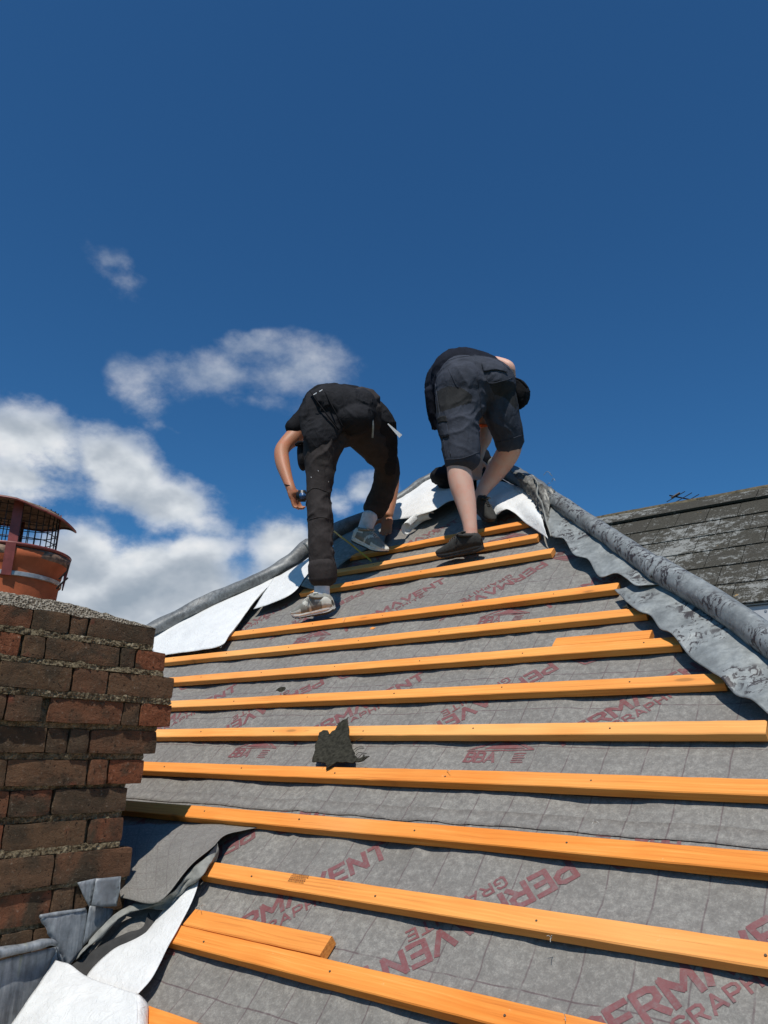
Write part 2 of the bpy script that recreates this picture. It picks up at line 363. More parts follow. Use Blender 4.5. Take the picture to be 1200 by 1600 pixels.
M = dict(wood=make_wood(), membrane=make_membrane(), ink=make_print(), white=make_white(), lead=make_lead(), brick=make_brick(), mortar=make_mortar(), cement=make_cement(), tile=make_tile())
M['brick_red'] = make_brick('orange_red_brick', True); M['lead_clean'] = make_lead('stepped_lead', False, (.20, .215, .23)); M['lead_sheet'] = make_lead('lead_sheet', True, (.26, .275, .27), .95, 30); M['lead_old'] = make_lead('old_lead_roll', True, (.17, .178, .18), .35)
M['greylap'] = plain('grey_membrane_edge', (.22, .22, .2), .75, var=.3, scale=40, bump=.002)
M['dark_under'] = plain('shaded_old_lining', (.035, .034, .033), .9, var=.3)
M['felt'] = plain('torn_bitumen_felt', (.034, .032, .024), .93, var=.55, scale=85, bump=.004, spec=.1)
M['terracotta'] = plain('terracotta', (.42, .115, .05), .85, var=.25, scale=14, bump=.002, spec=.15)
M['redmetal'] = plain('oxide_red_metal', (.20, .045, .04), .5, var=.3, scale=40)
M['rustmesh'] = plain('rusty_lid', (.20, .135, .10), .85, var=.6, scale=60, bump=.004, spec=.2)
M['wire'] = plain('dark_wire', (.03, .025, .025), .5, metal=.5)
M['steel'] = plain('galvanised_strap', (.42, .41, .40), .4, metal=.6, var=.3)
M['moss_ridge'] = plain('mossy_brown_ridge', (.105, .088, .058), .95, var=.55, scale=18, bump=.006, spec=.1)
M['nail'] = plain('dull_nail', (.10, .075, .05), .6, metal=.4)
M['wall_white'] = plain('white_render', (.78, .78, .76), .85, var=.04, scale=5)
M['fascia'] = plain('pale_fascia_board', (.48, .49, .50), .6, var=.06, scale=5)
M['wall_own'] = plain('cream_render', (.5, .46, .38), .9, var=.1, scale=4)
M['slate'] = plain('grey_slate', (.12, .12, .13), .8, var=.4, scale=12, bump=.004)
M['grass'] = plain('grass', (.05, .085, .025), .95, var=.4, scale=3, bump=.02)
M['glass'] = plain('window_glass', (.03, .04, .05), .08, var=.1)
M['yellow'] = plain('yellow_tape_blade', (.60, .50, .05), .4, var=.1)
M['black_plastic'] = plain('black_plastic', (.012, .012, .013), .4, var=.2)
M['blue_plastic'] = plain('blue_plastic', (.03, .10, .26), .4, var=.1)
M['orange'] = plain('orange_band', (.75, .12, .03), .7, var=.1)
M['label_white'] = plain('white_fabric_label', (.8, .82, .85), .7, var=.03)
M['trousers'] = make_cloth('charcoal_work_trousers', (.040, .034, .033), 1.)
M['black_cloth'] = make_cloth('black_cotton', (.011, .011, .013), 1.)
M['jacket'] = make_cloth('black_jacket_cloth', (.018, .018, .021), 1.5)
M['shorts'] = make_cloth('navy_grey_shorts', (.045, .050, .066), 1.1)
M['shorts_dark'] = make_cloth('black_panel_and_shade', (.027, .027, .028), 1.1)  # black panel cloth, used too as painted shade on the seat
M['navy_shirt'] = make_cloth('navy_t_shirt', (.010, .012, .020), .7)
M['sock'] = make_cloth('white_ribbed_sock', (.66, .66, .70), .35, spec=.1)
M['skin_tan'] = make_skin('tanned_skin', (.40, .185, .105), (.45, .17, .095))
M['skin_pale'] = make_skin('pale_skin', (.64, .40, .31), (.66, .34, .25))
M['hair'] = plain('dark_hair', (.02, .014, .01), .7, var=.5, scale=80, bump=.004)
M['shoe_grey'] = plain('grey_suede', (.23, .22, .19), .85, var=.25, scale=60, bump=.001)
M['shoe_light'] = plain('off_white_leather', (.62, .60, .53), .6, var=.15, scale=50)
M['sole_white'] = plain('scuffed_white_sole', (.72, .70, .64), .7, var=.2, scale=45, bump=.002)
M['sole_black'] = plain('black_rubber', (.022, .021, .020), .6, var=.35, scale=50, bump=.002)
M['shoe_black'] = plain('dusty_black_knit', (.024, .023, .020), .85, var=.35, scale=120, bump=.002)
M['lace'] = plain('pale_lace', (.45, .44, .40), .8)

# ------------------------------------------------------------------ ground
gv = [(x, y, 0) for x in (-1500, 1500) for y in (-1500, 1500)]
tag(mesh_obj('ground', gv, [(0, 2, 3, 1)], M['grass']), kind='structure')

# ------------------------------------------------------------------ house: hips, membrane, battens
RH = [W(*hit(x, y, .02), .02) for x, y in ((860, 789), (950, 849), (1030, 910), (1115, 962), (1200, 1024))]
LH_px = [(240, 996), (292, 969), (330, 949), (380, 927), (430, 904), (470, 881), (521, 845), (560, 824), (610, 795), (640, 774), (690, 748), (725, 728)]
apex = (-2.50, 4.52)
RHus = [(apex[0], apex[1])]+[hit(x, y, .02) for x, y in ((860, 789), (950, 849), (1030, 910), (1115, 962), (1200, 1024))]
d_ = (RHus[-1][0]-RHus[1][0])/(RHus[1][1]-RHus[-1][1]); RHus.append((RHus[-1][0]+d_*(RHus[-1][1]+.6), -.6))
LHus = [(apex[0], apex[1])]+[hit(x, y, .02) for x, y in reversed(LH_px)]
LHus.append((LHus[-1][0]-.76*(LHus[-1][1]+.6), -.6))
def uR(s): a = np.array(RHus[::-1]); return float(np.interp(s, a[:, 1], a[:, 0]))
def uL(s): a = np.array(sorted(LHus, key=lambda q: q[1])); return float(np.interp(s, a[:, 1], a[:, 0]))
hx, hy = -2.5, float(W(0, apex[1])[1])
house = thing('house', (hx, hy, 0), 'house with its hipped roof stripped to grey membrane and orange battens', 'house')
def s_of(n): return (15.9-n)*g
BN = [0, 1, 2, 4, 5, 6, 7, 8, 9, 10, 11, 12, 13, 14, 15, 16, 17]
def mwf(u, s):
    t = (s-15.9*g)/g; t -= math.floor(t)                  # 0 at a batten's top edge
    hh = -.0305 - .0045*math.sin(math.pi*min(t/.75, 1))
    hh += .0075*mn.noise(Vector((u*5.5, s*5, 1.3))) + .0034*(1-2*min(1, abs(mn.noise(Vector((u*9+s*5, s*6, 4))))*3))*max(0, .3+mn.noise(Vector((u*2.5, s*3, 6)))) + .0016*mn.noise(Vector((u*19, s*15, 4))) + .0012*mn.noise(Vector((u*46, s*40, 8)))
    hh -= .011*max(0, .05+mn.noise(Vector((u*4.3, round((15.9*g-s)/g)*3.7, 2))))*math.sin(math.pi*max(0, (t-.5)/.5))
    return min(hh, -.0262)
def build_membrane():
    nu, ns = 430, 300; v = []; uv = []
    for j in range(ns):
        s = -.55+(apex[1]+.5)*j/(ns-1); a, b = uL(s), uR(s)
        for i in range(nu):
            u = a+(b-a)*(i/(nu-1))**.86 if False else a+(b-a)*i/(nu-1); v.append((u, s, mwf(u, s))); uv.append((u, s))
    fc = [(j*nu+i, j*nu+i+1, (j+1)*nu+i+1, (j+1)*nu+i) for j in range(ns-1) for i in range(nu-1)]
    return mesh_obj('membrane', v, fc, M['membrane'], house, M_roof, True, uv, origin=(0, 0, 0))
membrane = build_membrane()
# the lap where the upper length covers the lower one
lv = []; lu = []; LS = 1.222; nl = 500
for i in range(nl):
    u = -3.9+(uR(LS)+3.9)*i/(nl-1)
    for k, ds in enumerate((0, .02, .05)):
        lv.append((u, LS+ds+.004*mn.noise(Vector((u*7, 0, 0))), mwf(u, LS+ds)+(.0035 if k == 0 else .0025))); lu.append((u, LS+ds))
mesh_obj('membrane_lap', lv, [(3*i+k, 3*i+3+k, 3*i+4+k, 3*i+1+k) for i in range(nl-1) for k in range(2)], M['membrane'], house, M_roof, True, lu, origin=(0, 0, 0)).modifiers.new('t', 'SOLIDIFY').thickness = .0012

# ---- lettering printed on the membrane (stroke letters laid on its surface)
GL = dict(P=[[(0, 0), (0, 1), (.45, 1), (.62, .88), (.62, .58), (.45, .45), (0, .45)]],
          E=[[(.58, 0), (0, 0), (0, 1), (.58, 1)], [(0, .5), (.5, .5)]],
          R=[[(0, 0), (0, 1), (.45, 1), (.62, .88), (.62, .6), (.45, .47), (0, .47)], [(.34, .47), (.64, 0)]],
          M=[[(0, 0), (0, 1), (.42, .35), (.84, 1), (.84, 0)]],
          V=[[(0, 1), (.36, 0), (.72, 1)]], N=[[(0, 0), (0, 1), (.66, 0), (.66, 1)]],
          T=[[(0, 1), (.7, 1)], [(.35, 1), (.35, 0)]], G=[[(.62, .82), (.48, 1), (.16, 1), (0, .84), (0, .16), (.16, 0), (.5, 0), (.64, .14), (.64, .46), (.36, .46)]],
          H=[[(0, 0), (0, 1)], [(.62, 0), (.62, 1)], [(0, .5), (.62, .5)]], I=[[(.05, 0), (.05, 1)]],
          B=[[(0, 0), (0, 1), (.45, 1), (.58, .88), (.58, .62), (.45, .52), (.6, .4), (.6, .12), (.45, 0), (0, 0)], [(0, .52), (.45, .52)]])
GL['A'] = [[(0, 0), (.36, 1), (.72, 0)], [(.14, .3), (.58, .3)]]; GL['^'] = [[(0, 0), (.36, 1), (.72, 0)]]
WD = dict(P=.62, E=.58, R=.64, M=.84, V=.72, N=.66, T=.7, G=.64, H=.62, I=.1, B=.6, A=.72)
WD['^'] = .72
def strokes(word, size, gap, wd, tall=1.):
    out = []; x = 0
    for ch in word:
        if ch == ' ': x += .5*size; continue
        for st in GL[ch]: out.append([(x+a*size, b*size*tall) for a, b in st])
        x += WD[ch]*size+gap
    return out, x
def print_mesh(name, polys, wd, org, ang, extra=(), parent=None, nsub=.012):
    """polys: centre-lines; each becomes a ribbon wd wide that follows the membrane"""
    v = []; fc = []; ca, sa = math.cos(ang), math.sin(ang)
    def P(x, y):
        u, s = org[0]+x*ca-y*sa, org[1]+x*sa+y*ca
        return (u, s, mwf(u, s)+.0011)
    def quad(a, b, c, d, n):
        o = len(v)
        for i in range(n+1):
            t = i/n
            for k in range(3):
                q = k/2; x = (a[0]*(1-t)+b[0]*t)*(1-q)+(d[0]*(1-t)+c[0]*t)*q; y = (a[1]*(1-t)+b[1]*t)*(1-q)+(d[1]*(1-t)+c[1]*t)*q; v.append(P(x, y))
        for i in range(n):
            for k in range(2): fc.append((o+3*i+k, o+3*i+3+k, o+3*i+4+k, o+3*i+1+k))
    for pl in polys:
        pl = [np.array(p) for p in pl]
        for i in range(len(pl)-1):
            a, b = pl[i], pl[i+1]; t = (b-a)/np.linalg.norm(b-a); n = np.array([-t[1], t[0]])*wd/2; e = t*wd*.35
            a2, b2 = a-e, b+e; m_ = max(1, int(np.linalg.norm(b2-a2)/nsub))
            quad(a2+n, b2+n, b2-n, a2-n, m_)
    for q4 in extra: quad(*q4, 8)
    cu = sum(p[0] for p in v)/len(v); cs = sum(p[1] for p in v)/len(v)
    if not (uL(cs)+.03 < cu < uR(cs)-.03): return None
    keep = [i for i, a in enumerate(fc) if all(uL(v[k][1])+.01 < v[k][0] < uR(v[k][1])-.01 for k in a)]
    return mesh_obj(name, v, [fc[i] for i in keep], M['ink'], parent or membrane, M_roof, False)
A45 = math.radians(45)
def words(org, ang):
    st, _ = strokes('PERM^VENT', .063, .0165, .0, .86)
    print_mesh('printed_word', st, .0132, org, ang)
    st2, _ = strokes('GRAPHITE', .036, .0115, .0, .78)
    ca, sa = math.cos(ang), math.sin(ang); dx, dy = .14, -.044
    print_mesh('printed_word', st2, .0060, (org[0]+dx*ca-dy*sa, org[1]+dx*sa+dy*ca), ang)
def logo(org, ang):
    st, _ = strokes('BBA', .040, .009, 0, .95)
    st = [[(x-.100, y-.047) for x, y in pl] for pl in st]
    small = [[(.052+.0, -.048+.0085*k), (.052+.036-.004*(k%2), -.048+.0085*k)] for k in range(5)]
    ex = [((-.11, .003), (.010, .052), (.016, .046), (-.085, .005)), ((.012, .052), (.11, .002), (.092, .001), (.012, .044)),
          ((-.055, .006), (.014, .038), (.014, .038), (.080, .004)), ((-.11, .001), (.11, .001), (.11, -.003), (-.11, -.003))]
    print_mesh('printed_logo', st, .0085, org, ang, ex)
    print_mesh('printed_small_text', small, .0042, org, ang)
for i in range(-5, 3):
    for j in range(-2, 5):
        ox, oy = i*1.0135-j*.297, j*.785
        words((-.539+ox-.074, .852+oy-.108), A45)                       # reads up the slope
        words((-.783+ox-.006, 1.112+oy+.035), A45+math.pi)                 # the alternate, upside down
        logo((-1.101+ox, 1.509+oy), 0); logo((-.949+ox, 1.967+oy), math.pi)

# ---- battens
def batten(n_s, u0, u1, parent, name='batten', w0=-.025, wd=.05, tk=.025, skew=0, seed=0):
    n = max(4, int((u1-u0)/.05)); c = .0022; v = []
    prof = [(-wd+c, w0), (-c, w0), (0, w0+c), (0, w0+tk-c), (-c, w0+tk), (-wd+c, w0+tk), (-wd, w0+tk-c), (-wd, w0+c)]
    for i in range(n+1):
        u = u0+(u1-u0)*i/n; ds = .0022*mn.noise(Vector((u*1.3, n_s*7, seed)))+skew*(u-u0); dw = .0016*mn.noise(Vector((u*1.7, n_s*5, 9+seed)))
        for (a, b) in prof:
            e = .0006*mn.noise(Vector((u*23, a*200, b*200)))
            v.append((u-(u0+u1)/2 + (.001*mn.noise(Vector((a*90, b*90, u))) if i in (0, n) else 0), a+ds+e, b+dw+e))
    fc = [(i*8+k, i*8+(k+1) % 8, (i+1)*8+(k+1) % 8, (i+1)*8+k) for i in range(n) for k in range(8)]
    fc.append(tuple(range(8))); fc.append(tuple(n*8+k for k in range(7, -1, -1)))
    fr = M_roof @ Matrix.Translation(Vector(((u0+u1)/2, n_s, 0)))
    return mesh_obj(name, v, fc, M['wood'], parent, fr, False, origin=(0, 0, 0))
ends = {0: ((560, 857), (838, 800)), 1: ((522, 886), (847, 828)), 2: ((470, 925), (868, 853)), 4: ((355, 985), (968, 910)), 5: (-3.62, (1012, 952)),
        6: (-3.9, (1068, 990)), 7: (-4.0, (1136, 1050)), 8: (-4.2, (1199, 1124)), 9: (-4.3, None), 10: (-4.4, None), 11: ((331, 1345), None), 12: ((268, 1443), None), 13: ((221, 1567), None)}
nails = []
for n in BN:
    s = s_of(n)+.004; a, b = ends.get(n, (-2.0, None))
    u0 = a if isinstance(a, float) else hit(*a)[0]; u1 = uR(s)-.02 if b is None else hit(*b)[0]
    ob = batten(s, u0, u1, house, seed=n)
    u = math.ceil((u0+.05)/.42)*.42+.07
    while u < u1-.03:
        nails.append((u+random.uniform(-.01, .01), s-.025+random.uniform(-.006, .006), n)); u += .42
for (u, s, n) in nails:
    if n > 13: continue
    v = [(u+(.0024)*math.cos(k*math.pi/4), s+(.0024)*math.sin(k*math.pi/4), .0016) for k in range(8)]+[(u+(.0027)*math.cos(k*math.pi/4), s+(.0027)*math.sin(k*math.pi/4), -.001) for k in range(8)]
    mesh_obj('nail_head', v, [tuple(range(8))]+[(k, k+8, (k+1) % 8+8, (k+1) % 8) for k in range(8)], M['nail'], house, M_roof)
# timber treatment stamp on one batten
sv = []; sf = []
us, ss = hit(452, 1374); 
random.seed(4)
for r_ in range(5):
    x = 0
    while x < .055:
        wd_ = random.uniform(.002, .006); o = len(sv); 
        for a, b in ((0, 0), (wd_, 0), (wd_, .0022), (0, .0022)): sv.append((us+x+a, ss-.0+.016-r_*.0055+b, .0022))
        sf.append((o, o+1, o+2, o+3)); x += wd_+.0016
mesh_obj('ink_stamp', sv, sf, plain('brown_stamp_ink', (.16, .06, .02), .8), house, M_roof)

# offcuts lying against two of the battens
random.seed(11)
def offcut(pa, pb, n, label, gap=0, dw=0.0):
    u0, _ = hit(*pa); u1, _ = hit(*pb); s = s_of(n)+.006+.05+gap
    o = batten(s, u0, u1, None, 'batten_offcut', seed=n+40, w0=-.025+dw); tag(o, label, 'timber offcut', 'short batten offcuts laid against full battens'); return o
offcut((872, 992), (1019, 984), 6, 'short orange batten offcut doubled against a batten near the right hip')
o2 = offcut((312, 1412), (516, 1466), 12, 'short pale orange batten offcut lying above the lowest full batten by the chimney')

# ---- the other roof slopes and the walls
back = 3.4
ap = W(*apex, -.03); ridge_b = ap+np.array([0, back, 0])
eR, eL = W(uR(-.55), -.55, -.03), W(uL(-.55), -.55, -.03)
def slope(name, pts): 
    return mesh_obj(name, pts, [tuple(range(len(pts)))], M['slate'], house)
RHw = [W(u, s, -.012) for u, s in RHus]; LHw = [W(u, s, -.012) for u, s in LHus]
def fan(name, hip, off):
    v = list(hip); nb = len(v); bz = eR[2]
    far = [np.array([hip[-1][0]+off, p[1]*0+yy, bz]) for p, yy in zip(hip, np.linspace(hip[0][1]+back, hip[-1][1], nb))]
    for q in far: q[0] = hip[-1][0]
    rb = ridge_b; v += far; v.append(rb)
    fc = [(i, i+1, nb+i+1, nb+i) for i in range(nb-1)]+[(0, nb, 2*nb)]
    return mesh_obj(name, v, fc, M['slate'], house)
fan('right_roof_slope', RHw, .0); fan('left_roof_slope', LHw, .0)
x0, x1 = eL[0]+.3, eR[0]-.3; y0, y1 = eR[1]+.3, ridge_b[1]; z1 = eR[2]
def wall(name, a, b, m, parent, th_=.25, z0=0, z2=z1):
    a = np.array(a); b = np.array(b); d = (b-a)/np.linalg.norm(b-a); n = np.array([-d[1], d[0]])*th_
    v = [(*a, z0), (*b, z0), (*(b+n), z0), (*(a+n), z0), (*a, z2), (*b, z2), (*(b+n), z2), (*(a+n), z2)]
    return mesh_obj(name, v, [(0, 1, 5, 4), (1, 2, 6, 5), (2, 3, 7, 6), (3, 0, 4, 7), (4, 5, 6, 7), (3, 2, 1, 0)], m, parent)
wall('wall', (x0, y0), (x1, y0), M['wall_own'], house); wall('wall', (x1, y0), (x1, y1), M['wall_own'], house)
wall('wall', (x1, y1), (x0, y1), M['wall_own'], house); wall('wall', (x0, y1), (x0, y0), M['wall_own'], house)
mesh_obj('gutter', *tube([(x0-.5, y0-.36, z1-.02), (x1+.5, y0-.36, z1-.02)], .05, 10), M['black_plastic'], house, smooth=True)

# ---- hip rolls and lead
def roll(pts, name, matr, w_=.05, rr=.04, n=60, wob=.09, label=None, dent=.004):
    P = [W(*hit(x, y, w_), w_) for x, y in pts]; vf = tube(P, rr, 22, True, n, wob)
    ob = mesh_obj(name, *vf, matr, house, smooth=True)
    if label: ob['label'] = label
    return ob
def rr_(x, y, px): return px/2*deep(x, y, .05)/f
roll([(858, 776), (903, 806), (950, 837), (990, 865), (1030, 893), (1036, 897)], 'hip_roll', M['lead'], rr=[rr_(860, 777, 26), rr_(950, 837, 29), rr_(1030, 893, 38)], label='grey lead roll of the right hip, upper length')
roll([(1026, 888), (1070, 914), (1115, 941), (1160, 971), (1200, 1001), (1290, 1066), (1420, 1160)], 'hip_roll', M['lead'], rr=[rr_(1030, 893, 42), rr_(1115, 941, 44), rr_(1200, 1001, 47), rr_(1290, 1066, 53)], label='grey lead roll of the right hip, lower length')
roll([(195, 1008), (240, 984), (292, 957), (330, 938), (380, 917), (430, 893), (466, 868), (484, 853)], 'hip_roll', M['lead_old'], rr=[.043, .050, .045, .047, .044, .043, .046, .052], wob=.22, label='old sagging lead roll of the left hip')
roll([(478, 860), (521, 834), (560, 812), (588, 797), (612, 784)], 'hip_roll', M['lead_old'], rr=[.05, .062, .05, .03, .022], wob=.2)
roll([(606, 788), (640, 768), (665, 751), (695, 738), (730, 722), (760, 722), (800, 741), (835, 762), (862, 780)], 'hip_roll', M['lead_old'], rr=[.03, .035, .035, .04, .045, .05, .05, .05, .042], wob=.2)
# right flashing, upper sheet and lower sheet (inner edge along the roll, wavy free edge)
sheet('lead_flashing', [[(1046, 905, .03), (1020, 888, .035), (950, 842, .035), (905, 811, .04), (866, 785, .045)],
                        [(1040, 914, .035), (1005, 903, .035), (930, 858, .03), (880, 818, .035), (855, 797, .045)],
                        [(1031, 911, .030), (995, 914, .045), (965, 897, .030), (936, 900, .020), (918, 873, .030), (896, 866, .025), (881, 842, .030), (861, 836, .035), (850, 806, .045)]],
      M['lead_sheet'], house, 90, 26, .007, 11, .002, seed=1)
sheet('lead_flashing', [[(1250, 1040, .03), (1200, 1008, .03), (1115, 952, .03), (1030, 902, .03), (1004, 897, .02)],
                        [(1240, 1110, .02), (1190, 1068, .028), (1110, 1010, .028), (1025, 945, .026), (982, 915, .012)],
                        [(1240, 1150, .012), (1200, 1116, .018), (1174, 1093, .026), (1149, 1085, .014), (1127, 1060, .028), (1108, 1047, .022), (1079, 1027, .012), (1050, 991, .030), (1031, 982, .026), (1017, 963, .016), (995, 954, .024), (960, 921, .010)]],
      M['lead_sheet'], house, 110, 30, .008, 9, .002, seed=2)
# crumpled lead cap where the rolls meet
sheet('lead_cap', [[(795, 735, .10), (822, 742, .12), (848, 757, .12), (868, 768, .09)],
                   [(806, 746, .10), (826, 758, .115), (846, 772, .10), (860, 786, .07)],
                   [(815, 764, .05), (829, 775, .06), (842, 790, .06), (857, 806, .05)],
                   [(824, 768, .03), (833, 785, .04), (846, 806, .05), (858, 826, .03)]], make_lead('crumpled_dull_lead', True, (.15, .148, .135), .5), house, 44, 40, .016, 26, .002, fine=.006, seed=5)
fb = MB()
random.seed(3)
for k in range(7):
    x, y = random.uniform(842, 866), random.uniform(742, 765); p = W(*hit(x, y, .13), .13); q = p+np.array([random.uniform(-.02, .05), random.uniform(-.02, .02), random.uniform(-.03, .012)])
    fb.add(tube([p, (p+q)/2+np.array([0, 0, random.uniform(-.01, .02)]), q], .0013, 5, True, 6))
fb.add(tube([W(*hit(a, b, c), c) for a, b, c in ((832, 743, .13), (840, 756, .14), (839, 772, .12), (846, 784, .10), (850, 800, .07), (861, 838, .04))], .004, 6, True, 30, .5))
fb.build('frayed_tie', M['greylap'], house)

# ---- white underside of the loose felt
sheet('loose_white_felt', [[(236, 990, .03), (285, 968, .028), (330, 948, .028), (380, 926, .028), (432, 901, .03)],
                           [(236, 1010, .01), (300, 985, .03), (345, 968, .035), (385, 945, .03), (424, 912, .03)],
                           [(244, 1026, .004), (300, 1018, .012), (346, 1009, .012), (364, 985, .016), (418, 914, .028)]], M['white'], house, 60, 24, .006, 5, .0015)
sheet('membrane_fold', [[(430, 902, .03), (412, 925, .028), (394, 945, .025), (366, 985, .01), (345, 1012, .008)],
                        [(425, 904, .026), (404, 927, .02), (384, 948, .015), (358, 985, .006), (334, 1010, .002)]], M['greylap'], house, 30, 6, .002, 12, .0012)
sheet('loose_white_felt', [[(428, 903, .03), (447, 893, .035), (468, 881, .04), (484, 872, .05)],
                           [(414, 925, .025), (440, 914, .035), (464, 898, .045), (487, 885, .06)],
                           [(396, 952, .010), (437, 938, .018), (462, 922, .03), (482, 896, .055)]], M['white'], house, 40, 20, .005, 8, .0015, seed=3)
sheet('membrane_curl', [[(482, 872, .07), (486, 890, .065), (470, 915, .035)], [(494, 874, .04), (500, 896, .03), (484, 920, .012)], [(506, 884, .01), (512, 905, .004), (494, 922, -.01)]], M['greylap'], house, 24, 14, .004, 12, .0014)
sheet('loose_membrane', [[(520, 846, .03), (545, 832, .03), (572, 822, .03), (605, 800, .03)], [(522, 868, .015), (548, 855, .015), (574, 840, .015), (605, 825, .015)], [(524, 888, -.004), (545, 874, -.004), (570, 860, -.004), (600, 850, -.004)]], M['greylap'], house, 30, 12, .006, 12, .0014, seed=8)
sheet('loose_white_felt', [[(606, 784, .05), (640, 765, .05), (670, 746, .05), (700, 745, .05), (735, 748, .05)],
                           [(608, 800, .05), (640, 785, .06), (670, 772, .065), (703, 765, .05), (735, 765, .04)],
                           [(608, 812, .02), (629, 811, .03), (670, 800, .05), (705, 782, .05), (735, 780, .03)]], M['white'], house, 50, 24, .008, 7, .0015, seed=4)
sheet('loose_white_felt', [[(745, 745, .05), (776, 751, .05), (800, 757, .05), (830, 771, .045), (846, 800, .04)],
                           [(745, 775, .04), (772, 780, .05), (800, 778, .055), (828, 795, .05), (850, 822, .035)],
                           [(745, 812, .004), (768, 811, .004), (786, 797, .05), (797, 797, .045), (822, 818, .012), (850, 837, .012), (856, 842, .01)]], M['white'], house, 60, 26, .007, 8, .0015, seed=6)
cu = []
for k in range(11):
    q = k/10*math.pi*1.5
    cu.append([W(*hit(x, y, .02), .02)+N*(.034*math.sin(q)*r_)+(-S*.9+np.array([-.4, 0, 0]))*(.034*(1-math.cos(q))*r_) for x, y, r_ in ((641, 822, 1.), (652, 812, 1), (664, 804, .9), (678, 802, .6))])
sheet('curled_white_felt', cu, M['white'], house, 24, 30, .001, 10, .0015, space='xyz')

# ------------------------------------------------------------------ torn scrap of old felt
scr = [(504.5, 1141), (511.5, 1140), (515, 1145), (523, 1139), (529, 1132), (537, 1127.5), (543.6, 1123.4), (544.5, 1133), (545, 1141.5), (546.5, 1155.5), (549, 1163), (551, 1169.5), (554.7, 1181), (562, 1186), (570, 1180), (570.5, 1184), (577, 1183), (566, 1190.5), (545, 1191.7), (526.7, 1191.7), (517, 1197), (510, 1202), (512, 1197), (509, 1196), (511.5, 1191.7), (499, 1190.5), (488, 1189.3), (490.5, 1180), (493, 1166), (497.5, 1154.3), (498.7, 1146)]
bm = bmesh.new(); vs = [bm.verts.new(Vector((*hit(x+random.uniform(-.6, .6), y+random.uniform(-.6, .6), .008), .008))) for x, y in scr]
bm.faces.new(vs); bmesh.ops.triangulate(bm, faces=bm.faces[:])
for _ in range(4): bmesh.ops.subdivide_edges(bm, edges=[e for e in bm.edges if e.calc_length() > .012], cuts=1)
bmesh.ops.triangulate(bm, faces=bm.faces[:])
for v in bm.verts:
    p = v.co; k = mn.noise(p*28)*.006+mn.noise(p*90)*.004; p.z = .007+k+.006*mn.noise(p*12)
    p.x += mn.noise(p*120)*.003; p.y += mn.noise(p*110+Vector((5, 0, 0)))*.003
V = [tuple(v.co) for v in bm.verts]; Fc = [[v.index for v in fa.verts] for fa in bm.faces]
bm.verts.index_update(); Fc = [[v.index for v in fa.verts] for fa in bm.faces]; bm.free()
scrap = thing('felt_scrap', W(*hit(525, 1165), 0), 'torn scrap of black bitumen felt with frayed edge lying across two battens', 'felt scrap')
fo = mesh_obj('torn_felt', V, Fc, M['felt'], scrap, M_roof); fo.modifiers.new('t', 'SOLIDIFY').thickness = .003
st = MB()
for (a, b, c, d) in ((549, 1165, 567, 1153), (552, 1172, 568, 1167), (553, 1176, 569, 1169), (556, 1180, 566, 1176), (560, 1184, 573, 1177), (503, 1196, 505, 1192), (566, 1187, 576, 1182), (511, 1200, 520, 1194), (543, 1124, 545, 1121)):
    p, q = W(*hit(a, b, .01), .01), W(*hit(c, d, .014), .014); st.add(tube([p, (p+q)/2+N*.005, q], .0009, 5, True, 6))
st.build('frayed_strand', M['felt'], scrap)
# small crumbs of felt and straw
def crumb(x, y, r, m, name, label, cat, n=3, group=None):
    c = np.array((*hit(x, y, 0), .004)); bmm = bmesh.new(); bmesh.ops.create_icosphere(bmm, subdivisions=3, radius=r)
    for v in bmm.verts:
        k = 1+.6*mn.noise(v.co*(1.2/r)+Vector((x, y, 0))); v.co *= k; v.co.z *= .35; v.co.x *= 1.7
    V = [tuple(v.co+Vector(c)) for v in bmm.verts]; bmm.verts.index_update(); Fc = [[v.index for v in fa.verts] for fa in bmm.faces]; bmm.free()
    return tag(mesh_obj(name, V, Fc, m, None, M_roof), label, cat, group)
crumb(363, 983, .012, M['felt'], 'debris', 'small dark crumb at the left end of the batten below the white trainer', 'debris')
crumb(440, 1078, .014, M['felt'], 'debris', 'dark felt crumb sticking up behind a batten left of centre', 'debris')
crumb(985, 948, .014, M['felt'], 'debris', 'dark crumpled crumb on a batten end below the lead flashing', 'debris')
crumb(583, 983, .008, M['wood'], 'debris', 'tiny orange splinter resting on the batten below the standing worker', 'debris')
def straws(x, y, k, name, label, r=9):
    b = MB()
    for i in range(k):
        a = random.uniform(0, 6.28); l = random.uniform(.4, 1)*r
        p, q = W(*hit(x, y, .004), .004), W(*hit(x+l*math.cos(a), y+l*math.sin(a), .012), .012); b.add(tube([p, (p+q)/2+N*.004, q], .0006, 4, True, 5))
    tag(b.build(name, M['lace']), label, 'straw')
straws(314, 1416, 5, 'straw', 'pale straw sticking up by the end of the short offcut near the chimney', 12)
for x, y, k_, lb_ in ((930, 1285, 4, 'pale straw lying on the membrane above the third lowest batten right of centre'), (700, 1205, 3, 'pale straw bits on the batten right of the torn felt scrap'), (884, 1590, 2, 'pale straw bit on the membrane at the bottom beside the red lettering'), (540, 965, 3, 'pale fibres on the membrane beside the standing trainer')): straws(x, y, k_, 'straw', lb_, 8)
straws(862, 1466, 3, 'straw', 'pale straw caught under the batten at lower right', 10)

